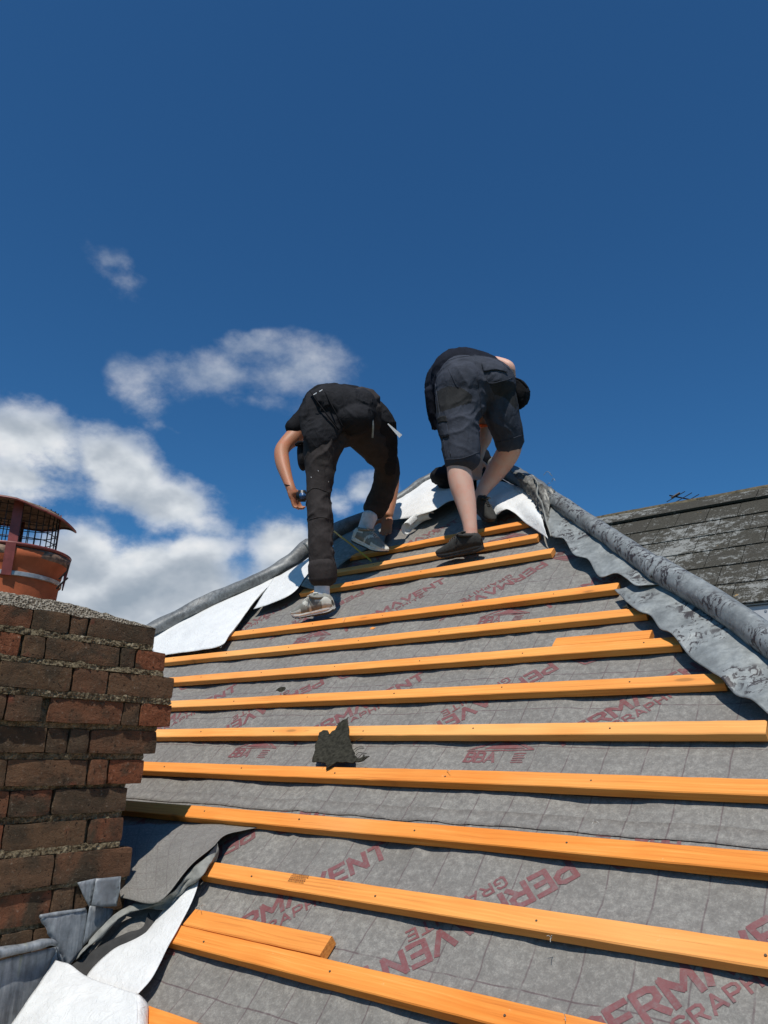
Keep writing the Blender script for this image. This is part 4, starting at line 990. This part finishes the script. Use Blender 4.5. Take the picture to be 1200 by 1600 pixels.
def fused(name, shapes, m, parent, voxel=.008, smooth_it=6, folds=0., fscale=16, stretch=(1, 1, 1), seed=0, crease=0., mats=None, mifn=None, hem=None):
    mb = MB()
    for s_ in shapes: mb.add(s_)
    V = np.array(mb.v); c = np.array([V[:, 0].mean(), V[:, 1].mean(), V[:, 2].min()])
    me = bpy.data.meshes.new('tmp'); me.from_pydata((V-c).tolist(), [], mb.f); me.update()
    bmx = bmesh.new(); bmx.from_mesh(me); bmesh.ops.recalc_face_normals(bmx, faces=bmx.faces[:]); bmx.to_mesh(me); bmx.free()
    ob = bpy.data.objects.new('tmp', me); col.objects.link(ob)
    rm = ob.modifiers.new('r', 'REMESH'); rm.mode = 'VOXEL'; rm.voxel_size = voxel
    sm = ob.modifiers.new('s', 'SMOOTH'); sm.factor = .5; sm.iterations = smooth_it
    bpy.context.view_layer.update()
    ev = ob.evaluated_get(bpy.context.evaluated_depsgraph_get()); me2 = bpy.data.meshes.new_from_object(ev); bpy.data.objects.remove(ob)
    nv = len(me2.vertices); co = np.zeros(nv*3); me2.vertices.foreach_get('co', co); co = co.reshape(-1, 3); no = np.zeros(nv*3); me2.vertex_normals.foreach_get('vector', no); no = no.reshape(-1, 3)
    if folds or crease:
        for i in range(nv):
            p = Vector(co[i])+Vector((seed*5, 0, 0)); q = Vector((p.x*stretch[0], p.y*stretch[1], p.z*stretch[2]))
            w1 = mn.noise_vector(q*5)*.06; a1 = 1-min(1, abs(mn.noise((q+w1)*fscale))*3.2); a2 = 1-min(1, abs(mn.noise((q+w1)*fscale*1.9+Vector((4, 4, 4))))*3.0)
            reg = max(0, min(1, .5+1.4*mn.noise(p*5+Vector((7, 0, 0)))))          # folds gather in places, cloth lies smooth elsewhere
            k2 = mn.noise((q+w1)*fscale*.45)
            co[i] += no[i]*(folds*(a1*a1*(.25+.75*reg)+.45*a2*reg-.3)+folds*.55*k2)
    me2.vertices.foreach_set('co', co.ravel()); me2.name = name
    me2.materials.clear()
    for mm in (mats or [m]): me2.materials.append(mm)
    me2.polygons.foreach_set('use_smooth', [True]*len(me2.polygons))
    if mifn is not None:
        mi = []
        for p in me2.polygons:
            P = np.array(p.center)+c-Cv; d = P@F; mi.append(mifn(600+f*(P@R)/d, 800-f*(P@U)/d))
        me2.polygons.foreach_set('material_index', mi)
    me2.update(); o = bpy.data.objects.new(name, me2); col.objects.link(o); o.matrix_basis = Matrix.Translation(Vector(c)); adopt(o, parent); return o
def head_shapes(c, face, up, r=.098):
    face = face/np.linalg.norm(face); up = up-face*(up@face); up /= np.linalg.norm(up); sd = np.cross(up, face); c = np.array(c)
    sh = [ellips(c+up*.02, (sd*r*.78, face*r*.98, up*r*.98)), ellips(c+face*.03-up*.055, (sd*r*.6, face*r*.66, up*r*.62)), ellips(c+face*.098-up*.012, (sd*.012, face*.02, up*.022)), ellips(c+face*.094-up*.052, (sd*.026, face*.012, up*.008))]
    for s_ in (-1, 1): sh += [ellips(c+sd*s_*r*.8-up*.005, (sd*.008, face*.018, up*.03)), ellips(c+sd*s_*.032+face*.085+up*.006, (sd*.016, face*.012, up*.010))]
    hair = [ellips(c+up*.034-face*.012, (sd*r*.83, face*r*1.0, up*r*.97))]
    return sh, hair
def hand_shapes(wr, kn, pal, curl=.9, size=1., thumb=1, spread=.2):
    """wr wrist, kn direction towards the knuckles, pal direction the palm faces"""
    kn = kn/np.linalg.norm(kn); pal = pal-kn*(pal@kn); pal /= np.linalg.norm(pal); lat = np.cross(kn, pal)
    sh = [ellips(wr+kn*.045*size, (lat*.040*size, pal*.017*size, kn*.052*size))]
    for i, (o, L_) in enumerate(((-.030, .062), (-.010, .074), (.010, .070), (.029, .055))):
        p = wr+kn*.082*size+lat*o*size; d = kn+lat*(o*spread*8); d /= np.linalg.norm(d); pts = [p-kn*.01]; a = 0
        for j, fr_ in enumerate((.45, .3, .25)):
            p = p+(d*math.cos(a)+pal*math.sin(a))*L_*fr_*size; pts.append(p.copy()); a += curl
        sh.append(tube(pts, [.0092*size, .0088*size, .0080*size, .0066*size], 8, True, 9))
    p0 = wr+kn*.022*size+lat*thumb*-.030*size; p1 = p0+(lat*thumb*-.028+kn*.024+pal*.014)*size; p2 = p1+(kn*.024+pal*.020-lat*thumb*.004)*size; p3 = p2+(kn*.012+pal*.018+lat*thumb*.006)*size
    sh.append(tube([p0, p1, p2, p3], [.014*size, .0115*size, .0098*size, .0075*size], 8, True, 10)); return sh
def shoe(parent, heel, toe, up, kind, Ls=.285, lift=.0, label=None):
    """heel and toe are points under the sole"""
    heel = np.array(heel); toe = np.array(toe); ax = toe-heel; Lr = np.linalg.norm(ax); ax = ax/Lr; up = np.array(up); up = up-ax*(up@ax); up /= np.linalg.norm(up); lat = np.cross(ax, up); Lr = max(Lr, Ls)
    ts = [0, .02, .06, .15, .3, .45, .58, .7, .82, .92, .975, 1.]; hw = [.006, .021, .030, .036, .035, .036, .042, .048, .046, .034, .018, .004]
    zb = [.012, .006, .002, 0, 0, .001, .002, .002, .006, .014, .020, .026]; zs = [.034, .036, .038, .038, .034, .031, .029, .028, .030, .033, .036, .038]
    ht = [.060, .078, .088, .090, .098, .094, .080, .066, .054, .046, .040, .036]
    def P(t, y, z): return heel+ax*t*Lr+lat*y*Lr/.285+up*z
    n = 40; tt_ = np.linspace(0, 1, n); I = lambda a: np.interp(tt_, ts, a)
    HW, ZB, ZS, HT = I(hw), I(zb), I(zs), I(ht); seg = 16; v = []; fc = []; mi = []
    # sole: flared, with a groove
    prof = [(-1, 0, 0), (-1.06, .0, .3), (-1.0, 0, .5), (-1.07, 0, .65), (-1.0, 0, 1), (1.0, 0, 1), (1.07, 0, .65), (1.0, 0, .5), (1.06, 0, .3), (1, 0, 0)]
    sv = []; sf = []; smi = []
    for i in range(n):
        for (a, _, b) in prof:
            tr = .0025*(1 if (i % 3 == 0) else 0)*(b == 0); sv.append(P(tt_[i], a*HW[i], ZB[i]+(ZS[i]-ZB[i])*b+tr))
    m_ = len(prof)
    for i in range(n-1):
        for k in range(m_): sf.append((i*m_+k, i*m_+(k+1) % m_, (i+1)*m_+(k+1) % m_, (i+1)*m_+k)); smi.append(1 if k in (m_-1, 0, m_-2) else 0)
    sf += [tuple(range(m_)), tuple((n-1)*m_+k for k in range(m_))]; smi += [0, 0]
    uvv = []; uf = []; umi = []
    for i in range(n):
        t = tt_[i]; lo, hi = ZS[i]-.004, HT[i]; 
        for k in range(seg+1):
            a = math.pi*k/seg; ca, sa = math.cos(a), math.sin(a)
            y = HW[i]*.97*(abs(ca)**.75)*(1 if ca > 0 else -1); z = lo+(hi-lo)*(sa**(.7 if t > .5 else .55))
            y *= 1-.28*((z-lo)/.07)*(t < .55)
            uvv.append(P(t, y, z+.0016*mn.noise(Vector((t*30, k*.7, 1)))))
    for i in range(n-1):
        for k in range(seg):
            uf.append((i*(seg+1)+k, i*(seg+1)+k+1, (i+1)*(seg+1)+k+1, (i+1)*(seg+1)+k)); t = tt_[i]; side = min(k, seg-1-k)
            if kind == 'grey': umi.append(1 if (t < .14 and side < 5) or (t > .9) or (abs((t-.42)-(side*.03)) < .035 and side < 6) or (.14 < t < .3 and side == 2) or (t > .62 and side < 2) else (2 if t > .66 and side > 4 else 0))
            else: umi.append(0)
    uf.append(tuple(range(seg+1)))
    if kind == 'grey': mu = [M['shoe_grey'], M['shoe_light'], M['shoe_grey']]; ms = [M['sole_white'], M['sole_black']]
    else: mu = [M['shoe_black']]; ms = [M['sole_black'], M['sole_black']]
    u_ = mesh_obj('shoe', uvv, uf, mu, parent, smooth=True, mi=umi); u_.modifiers.new('t', 'SOLIDIFY').thickness = .002
    mesh_obj('sole', sv, sf, ms, u_, smooth=False, mi=smi)
    lc = MB()
    for k in range(6):
        t = .40+.045*k; i = int(t*(n-1)); z = HT[i]+.003; w_ = HW[i]*.42
        lc.add(tube([P(t, -w_, z-.012), P(t+.01, -w_*.4, z), P(t, 0, z+.002), P(t+.01, w_*.4, z), P(t, w_, z-.012)], .0026, 6, True, 12))
    lc.add(tube([P(.40, 0, HT[15]+.002), P(.38, .02, HT[15]+.010), P(.42, .035, HT[15]+.012), P(.43, .012, HT[15]+.0)], .002, 6, True, 14)); lc.add(tube([P(.40, 0, HT[15]+.002), P(.38, -.02, HT[15]+.010), P(.43, -.034, HT[15]+.008), P(.43, -.01, HT[15]+.0)], .002, 6, True, 14))
    lc.build('laces', M['lace'] if kind == 'grey' else M['sole_black'], u_, smooth=True)
    cv = [P(.10+.20*(1-math.cos(a))/1.0*.85, .028*math.sin(a), .092+.010*math.cos(a*1)*-1) for a in np.linspace(0, 2*math.pi, 25)]
    mesh_obj('collar', *tube(cv, .007, 8, False), M['shoe_grey'] if kind == 'grey' else M['shoe_black'], u_, smooth=True)
    tg = [P(.38, 0, .082), P(.33, 0, .100), P(.31, 0, .110)]; mesh_obj('tongue', *tube(tg, [.016, .016, .012], 10, True, 8, 0, .35), M['shoe_light'] if kind == 'grey' else M['shoe_black'], u_, smooth=True)
    return u_
up_ = np.array([0, 0, 1.])

# seams and sewn panels laid on the cloth
def on(ob, x, y, off=.002):
    mw = Matrix.Identity(4); ch_ = []; p = ob
    while p is not None: ch_.append(p); p = p.parent
    for p in reversed(ch_): mw = mw @ p.matrix_parent_inverse @ p.matrix_basis
    inv = mw.inverted(); d = Vector(ray(x, y)); o = Vector(Cv)
    ok, loc, nrm, _ = ob.ray_cast(inv @ o, (inv.to_3x3() @ d).normalized())
    if not ok: return None
    return np.array(mw @ loc)-d.normalized()*off
def seam(name, ob, pts, r, m, parent, off=.001):
    q = [on(ob, x, y, off) for x, y in catmull([(a, b) for a, b in pts], max(6, int(sum(math.dist(pts[i], pts[i+1]) for i in range(len(pts)-1))/3)))]
    q = [p for p in q if p is not None]
    if len(q) > 3: return mesh_obj(name, *tube(q, r, 6, True), m, parent, smooth=True)
def panel(name, ob, ra, rb, m, parent, off=.006, n=14, k=8):
    A, B = catmull(ra, n), catmull(rb, n); v = []; ok = True
    for i in range(n):
        for j in range(k):
            c = A[i]*(1-j/(k-1))+B[i]*j/(k-1); p = on(ob, c[0], c[1], off)
            if p is None: p = v[-1] if v else None
            if p is None: return None
            v.append(p)
    o = mesh_obj(name, v, [(i*k+j, (i+1)*k+j, (i+1)*k+j+1, i*k+j+1) for i in range(n-1) for j in range(k-1)], m, parent, smooth=True)
    o.modifiers.new('t', 'SOLIDIFY').thickness = .003; return o
# ---- left worker
p1 = thing('person', W(*hit(500, 962), 0), 'worker in charcoal trousers with black jacket tied at the waist, bending over on the left', 'person')
h1, hair1 = head_shapes(at(597, 706, 4.62), np.array([.3, .2, -1.]), np.array([.1, .9, .2]), .088)
# tape held in the left hand
wr1 = at(454, 762, 3.98); kd = (at(470, 786, 3.94)-wr1)
hs = hand_shapes(wr1, at(464, 790, 3.97)-wr1, at(482, 760, 3.92)-wr1, .75, .98, 1)
wr2 = at(606, 806, 4.40); hs2 = hand_shapes(wr2, at(601, 845, 4.33)-wr2, at(585, 830, 4.2)-wr2, .5, .95, -1)
arm1 = loft([(474, 664, 4.32, 14), (462, 680, 4.30, 14.5), (447, 694, 4.24, 12), (440, 706, 4.18, 11.5), (442, 725, 4.11, 11.3), (449, 748, 4.03, 8.6), (454, 762, 3.98, 7.6), (458, 772, 3.97, 8)])
arm2 = loft([(590, 690, 4.6, 14), (606, 720, 4.62, 13), (613, 750, 4.55, 11), (610, 780, 4.47, 10), (606, 806, 4.40, 8)])
leg1 = loft([(503, 925, 3.67, 10), (503, 900, 3.68, 11), (500, 850, 3.72, 14), (501, 790, 3.78, 15), (503, 730, 3.87, 15), (518, 665, 4.0, 18)])
leg2 = loft([(571, 838, 4.2, 10), (577, 812, 4.24, 11), (592, 775, 4.27, 13), (601, 735, 4.25, 13), (588, 705, 4.15, 15), (562, 660, 4.07, 17)])
tors = loft([(545, 648, 4.06, 30, .6), (540, 640, 4.2, 40, .7), (530, 652, 4.45, 44, .75), (535, 660, 4.62, 34, .7), (560, 672, 4.66, 20), (586, 690, 4.64, 14)])
fused('body', [arm1, arm2, leg1, leg2, tors]+h1+hs+hs2, M['skin_tan'], p1, .0058, 3)
fused('hair', hair1, M['hair'], p1, .008, 2, .004, 60)
def cuff(pts, seg=24): return loft(pts, seg)
tr = [loft([(504, 898, 3.67, 21, .9), (503, 880, 3.68, 21.5, .9), (500, 850, 3.70, 20, 1), (500, 815, 3.74, 20, 1), (497, 780, 3.78, 19.5, 1), (500, 745, 3.82, 22, 1), (503, 710, 3.86, 29, 1), (512, 675, 3.92, 38, .95), (528, 650, 3.98, 46, .9)]),
      loft([(550, 640, 4.02, 50, .8), (565, 672, 4.04, 33, 1), (585, 696, 4.10, 27, 1), (602, 722, 4.18, 21, 1), (604, 745, 4.24, 20, 1), (597, 768, 4.26, 19, 1), (588, 790, 4.27, 19, 1), (584, 798, 4.27, 19, 1)]),
      ellips(at(527, 652, 3.99), (R*54*3.99/f, U*50*3.99/f, F*.16)), ellips(at(555, 650, 4.03), (R*46*4.0/f, U*44*4.0/f, F*.16))]
trou = fused('trousers', tr, M['trousers'], p1, .0062, 3, .0085, 8, (1.2, 1.0, 1.25), 1)
bpy.context.view_layer.update()
for pts in ([(483, 812), (500, 808), (519, 812)], [(481, 882), (503, 886), (525, 882)], [(506, 720), (510, 760), (514, 800), (518, 850), (521, 880)], [(480, 770), (492, 762), (515, 770)], [(572, 790), (588, 786), (606, 790)]):
    seam('seam', trou, pts, .0022, M['trousers'], p1)
for (x, y) in ((497, 735), (486, 745), (513, 752)): seam('paint_fleck', trou, [(x, y), (x+.5, y+1.6)], .0011, M['label_white'], p1)
# turned up hem of the standing leg
mesh_obj('trouser_hem', *loft([(505, 905, 3.665, 22, .92), (504, 893, 3.67, 22.6, .92), (503, 882, 3.675, 22, .92)], 28), M['trousers'], p1, smooth=True)
ts_ = [loft([(538, 638, 4.10, 55, .7), (530, 645, 4.30, 57, .7), (520, 660, 4.48, 55, .7), (530, 668, 4.6, 38, .7)]), loft([(498, 640, 4.36, 26), (478, 655, 4.33, 20), (464, 667, 4.31, 17.5), (458, 672, 4.30, 16.5)]), loft([(570, 660, 4.5, 28), (590, 690, 4.6, 18), (601, 712, 4.62, 15)])]
fused('t_shirt', ts_, M['black_cloth'], p1, .009, 4, .006, 12, (1, 1, 1), 2)
jk = [ellips(at(533, 638, 3.92), (R*52*3.9/f+U*-8*3.9/f, U*38*3.9/f, F*.12)), ellips(at(566, 640, 3.97), (R*26*3.9/f, U*34*3.9/f, F*.11)), ellips(at(552, 655, 3.87), (R*33*3.9/f, U*26*3.9/f, F*.10)), ellips(at(508, 632, 3.95), (R*32*3.9/f, U*27*3.9/f, F*.11))]
jk += [loft([(498, 625, 3.90, 20, .5), (492, 655, 3.84, 24, .4), (497, 680, 3.80, 24, .35), (497, 700, 3.79, 15, .3), (494, 718, 3.79, 8, .3), (494, 733, 3.79, 3, .3)]),
       loft([(520, 655, 3.83, 22, .4), (516, 676, 3.80, 16, .35), (508, 692, 3.79, 9, .3)]),
       loft([(578, 640, 4.02, 22, .5), (594, 662, 4.02, 24, .5), (603, 688, 4.06, 19, .5), (607, 715, 4.10, 14, .5), (611, 740, 4.14, 8, .5)])]
jack = fused('tied_jacket', jk, M['jacket'], p1, .0065, 3, .008, 11, (1.0, 1, 1.2), 3)
b = MB()
for path in ([(485, 612, 3.86), (505, 640, 3.80), (530, 672, 3.78)], [(508, 612, 3.83), (522, 640, 3.78), (536, 668, 3.77)]):
    b.add(tube([at(*p) for p in path], .006, 6, True, 14, 0, .5))
b.build('jacket_seam', M['black_cloth'], p1, smooth=True)
b = MB(); b.add(tube([at(581, 650, 3.86), at(583, 664, 3.85), at(582, 684, 3.86)], .005, 6, True, 8)); b.build('zip_pull', M['steel'], p1)
lb = MB(); q0, q1 = at(606, 662, 3.95), at(626, 682, 3.95); dd = (q1-q0); pp = np.cross(dd, F); pp /= np.linalg.norm(pp)
lb.v = [tuple(p) for p in (q0+pp*.003, q0-pp*.003, q1-pp*.010, q1+pp*.012)]; lb.f = [(0, 1, 2, 3)]; lb.mi = [0]
lo2 = lb.build('fabric_label', M['label_white'], p1); lo2.modifiers.new('t', 'SOLIDIFY').thickness = .0008
for (x, y, l) in ((490, 617, 5), (499, 612, 5)): mesh_obj('reflective_tab', *tube([at(x, y, 3.80), at(x+l, y-3, 3.80)], .0025, 6), M['label_white'], p1)
mesh_obj('sock', *loft([(503, 932, 3.655, 12.5), (503, 915, 3.66, 12), (504, 895, 3.665, 12.5)], 20), M['sock'], p1, smooth=True)
mesh_obj('sock', *loft([(567, 838, 4.19, 12), (572, 822, 4.21, 11.5), (578, 806, 4.23, 12.5)], 20), M['sock'], p1, smooth=True)
mesh_obj('wristband', *tube([at(453, 759, 3.985)+(.029*math.cos(a))*R*.98+(.026*math.sin(a))*F+R*0-U*.006*math.cos(a) for a in np.linspace(0, 2*math.pi, 21)], .003, 6, False), M['black_cloth'], p1)
hA = W(*hit(524, 957, 0), .001)
shoe(p1, hA+N*.002, hA+np.array([-.262, .0, 0])+S*-.012+N*.004, N*.75+up_*.4, 'grey', .268)
tB = W(*hit(605, 872, 0), .002); shoe(p1, at(551, 846, 4.20), tB+N*.012, up_*.9+N*.3, 'grey', .25)

tape = thing('tape_measure', at(470, 776, 3.94), 'black and blue tape measure in the left worker\'s hand with yellow blade drawn out', 'tape measure')
c0 = at(472, 775, 3.93); b = MB()
bm3 = bmesh.new(); bmesh.ops.create_cube(bm3, size=1); bmesh.ops.bevel(bm3, geom=bm3.edges[:], offset=.18, segments=3, affect='EDGES'); bm3.verts.index_update()
V = [c0+R*v.co.x*.060+U*v.co.y*.062+F*v.co.z*.036 for v in bm3.verts]; Fc = [[v.index for v in fa.verts] for fa in bm3.faces]
mesh_obj('case', V, Fc, M['black_plastic'], tape, smooth=True)
V = [c0-F*.012+R*(.004+v.co.x*.034)+U*v.co.y*.034+F*v.co.z*.024 for v in bm3.verts]; mesh_obj('grip', V, Fc, M['blue_plastic'], tape, smooth=True); bm3.free()
bl = catmull([at(480, 784, 3.94), at(515, 824, 3.98), W(*hit(550, 852, .03), .03)*.5+at(548, 850, 4.06)*.5, at(580, 876, 4.08)], 16); bv = []; 
for p in bl: bv += [p+U*.0085-R*.004, p-U*.0085+R*.004]
mesh_obj('blade', bv, [(2*i, 2*i+2, 2*i+3, 2*i+1) for i in range(15)], M['yellow'], tape).modifiers.new('t', 'SOLIDIFY').thickness = .0008
def pouch(label, px, dep_, wpx, hpx, rot=0, group=None):
    c = at(px[0], px[1], dep_); a = R*math.cos(rot)+U*math.sin(rot); b_ = -R*math.sin(rot)+U*math.cos(rot); k = dep_/f
    t = thing('tool_pouch', c-b_*hpx*k, label, 'tool pouch', group)
    fused('pouch_body', [ellips(c, (a*wpx*k, b_*hpx*k, F*.045)), ellips(c-b_*hpx*k*.3, (a*wpx*k*1.05, b_*hpx*k*.75, F*.05))], M['jacket'], t, .006, 2, .003, 22)
    mesh_obj('flap', *tube([c+b_*hpx*k*.75-a*wpx*k*.8-F*.02, c+b_*hpx*k*.85-F*.045, c+b_*hpx*k*.75+a*wpx*k*.8-F*.02], .011, 8, True, 10), M['black_cloth'], t, smooth=True); return t
pouch('dark grey tool pouch hanging behind the left worker\'s bare forearm', (472, 712), 4.0, 8, 23, .1, 'tool pouches worn by the workers')

# ---- right worker
p2 = thing('person', W(*hit(722, 870), 0), 'worker in navy shorts and dark t-shirt with bare pale legs, bending over on the right', 'person')
h2, hair2 = head_shapes(at(728, 640, 4.35), np.array([0, .3, -1.]), np.array([-.2, .9, .1]), .09)
L1 = loft([(736, 845, 3.585, 11), (735, 828, 3.60, 11), (733, 812, 3.62, 12.2), (728, 785, 3.66, 16), (721, 757, 3.70, 19), (717, 732, 3.73, 19), (716, 712, 3.75, 19), (720, 680, 3.82, 21), (726, 630, 3.95, 22)])
L2 = loft([(749, 786, 3.99, 11), (750, 775, 4.0, 10), (757, 762, 4.02, 11), (771, 742, 4.03, 15), (785, 722, 4.01, 17.5), (795, 704, 3.98, 18.5), (796, 690, 3.96, 19), (786, 660, 3.97, 19), (772, 615, 4.0, 20)])
T2 = loft([(745, 595, 4.05, 36, .6), (738, 590, 4.18, 46, .7), (725, 600, 4.4, 48, .8), (722, 625, 4.55, 30)])
A2 = loft([(755, 590, 4.35, 18), (768, 568, 4.25, 10.5), (782, 568, 4.2, 9.5), (795, 573, 4.16, 8.8), (799, 583, 4.16, 6.8), (799, 597, 4.2, 6.5), (790, 620, 4.3, 8)])
A3 = loft([(712, 640, 4.5, 16), (745, 650, 4.42, 12), (759, 664, 4.35, 10), (758, 684, 4.32, 11), (752, 700, 4.3, 8.5), (747, 716, 4.28, 8)])
w3 = at(747, 716, 4.28); hs3 = hand_shapes(w3, at(742, 750, 4.26)-w3, -F, .6, .95, 1); w4 = at(790, 620, 4.3); hs4 = hand_shapes(w4, at(786, 650, 4.35)-w4, -F, .6, .9, 1)
fused('body', [L1, L2, T2, A2, A3]+h2+hs3+hs4, M['skin_pale'], p2, .0062, 4)
fused('hair', hair2, M['hair'], p2, .008, 2, .004, 60)
sh2 = [loft([(722, 722, 3.73, 28, .95), (721, 705, 3.75, 30.5, .95), (719, 685, 3.78, 31, 1), (716, 655, 3.83, 34, 1), (722, 620, 3.90, 43, .95), (732, 590, 3.96, 46, .9)]),
       loft([(796, 695, 3.965, 22.5, 1), (794, 680, 3.955, 24, 1), (786, 655, 3.94, 27, 1), (776, 625, 3.95, 33, .95), (764, 600, 3.98, 40, .9)]),
       ellips(at(722, 605, 3.93), (R*43*3.93/f, U*43*3.93/f, F*.17)), ellips(at(763, 602, 3.97), (R*44*3.93/f, U*42*3.93/f, F*.17)), ellips(at(745, 590, 3.98), (R*50*3.93/f, U*34*3.93/f, F*.16))]
def inpoly(x, y, P):
    r_ = False
    for i in range(len(P)):
        (x1_, y1_), (x2_, y2_) = P[i], P[i-1]
        if (y1_ > y) != (y2_ > y) and x < (x2_-x1_)*(y-y1_)/(y2_-y1_)+x1_: r_ = not r_
    return r_
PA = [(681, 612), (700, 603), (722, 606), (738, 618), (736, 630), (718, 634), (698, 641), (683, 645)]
PB = [(763, 598), (780, 594), (803, 597), (812, 625), (806, 640), (790, 622), (772, 616)]  # shade on the right of the seat, painted in as dark faces
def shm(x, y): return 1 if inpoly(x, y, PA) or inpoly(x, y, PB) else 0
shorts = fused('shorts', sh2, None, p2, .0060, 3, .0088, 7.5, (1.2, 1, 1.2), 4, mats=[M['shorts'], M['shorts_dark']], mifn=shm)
bpy.context.view_layer.update()
for pts in ([(742, 560), (746, 585), (750, 620), (753, 648)], [(684, 570), (715, 559), (748, 556), (776, 562), (797, 578)], [(698, 650), (700, 680), (704, 712)], [(694, 718), (722, 716), (749, 706)], [(775, 692), (797, 686), (815, 680)],
            [(680, 600), (686, 640), (692, 680), (697, 716)], [(804, 610), (812, 650), (817, 684)], [(762, 575), (763, 598), (790, 594), (800, 590)], [(700, 575), (712, 600), (716, 606)]):
    seam('seam', shorts, pts, .0022, M['shorts'], p2)
panel('pocket_flap', shorts, [(752, 567), (770, 566), (788, 574)], [(756, 581), (775, 578), (793, 582)], M['shorts'], p2)
panel('thigh_pocket', shorts, [(683, 655), (690, 651), (697, 651)], [(688, 684), (694, 683), (702, 681)], M['shorts'], p2)
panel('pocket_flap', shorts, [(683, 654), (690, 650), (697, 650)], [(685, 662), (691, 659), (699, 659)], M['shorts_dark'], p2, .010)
def patch(name, pts, dep_, m, parent, off=.004, thick=.003):
    """a small sewn panel a few millimetres proud of the cloth at its own depth"""
    V = [at(x, y, dep_+(o[0] if o else 0)) for x, y, *o in pts]; ob = mesh_obj(name, V, [tuple(range(len(V)))], m, parent); ob.modifiers.new('t', 'SOLIDIFY').thickness = thick; return ob
ts2 = [loft([(738, 600, 4.10, 62, .8), (730, 598, 4.25, 64, .8), (722, 606, 4.45, 58, .8), (720, 630, 4.6, 36)]), ellips(at(729, 590, 4.13), (R*56*4.13/f-U*6*4.13/f, U*47*4.13/f, F*.14)), loft([(674, 610, 4.15, 11), (676, 640, 4.15, 10), (681, 668, 4.15, 7)]), loft([(740, 580, 4.35, 28), (762, 574, 4.3, 19), (774, 572, 4.27, 15.5)])]
fused('t_shirt', ts2, M['navy_shirt'], p2, .008, 4, .004, 12, (1, 1, 1), 5)
hm = W(*hit(757, 861, 0), .001)
shoe(p2, hm+N*.002, hm+np.array([-.258, .0, 0])+S*-.006+N*.003, N*.75+up_*.4, 'black', .262)
tC = W(*hit(765, 817, 0), .004); shoe(p2, at(744, 795, 4.02), tC, up_*.5-F*.8+R*.2, 'black', .2)
mesh_obj('wrist_strap', *tube([at(759, 666, 4.34)+R*.042*math.cos(a)+F*.035*math.sin(a)-U*.004*math.cos(a) for a in np.linspace(0, 2*math.pi, 25)], .010, 8, False), M['orange'], p2, smooth=True)
tp = thing('tool_pouch', at(812, 638, 3.98), 'black angular tool pouch jutting from the right worker\'s hip below his arm', 'tool pouch', 'tool pouches worn by the workers')
fused('pouch_body', [loft([(801, 593, 3.99, 5, 1.4), (810, 602, 3.99, 11, 1.1), (815, 614, 3.98, 14, .9), (815, 626, 3.98, 11.5, .9), (811, 637, 3.98, 5, .9)], 6), loft([(800, 600, 3.99, 9), (806, 618, 3.98, 8), (809, 632, 3.98, 5)], 6)], M['black_cloth'], tp, .005, 1, .003, 16)
mesh_obj('flap', *tube([at(801, 590, 3.93), at(812, 594, 3.92), at(824, 606, 3.93)], .008, 6, True, 10, 0, .6), M['jacket'], tp, smooth=True)
bag = thing('work_bag', W(*hit(735, 745, 0), 0), 'black work bag slumped at the roof peak behind the bare legs', 'bag')
fused('bag_body', [ellips(at(722, 748, 4.75), (R*42*4.75/f, U*30*4.75/f, F*.16)), ellips(at(745, 725, 4.85), (R*24*4.8/f, U*30*4.8/f, F*.14)), ellips(at(697, 745, 4.7), (R*24*4.7/f, U*16*4.7/f, F*.10))], M['black_cloth'], bag, .01, 3, .008, 12)
mesh_obj('strap', *tube([at(x, y, 4.6) for x, y in ((722, 752), (730, 748), (742, 750), (748, 744))], .006, 6, True, 16), M['greylap'], bag, smooth=True)
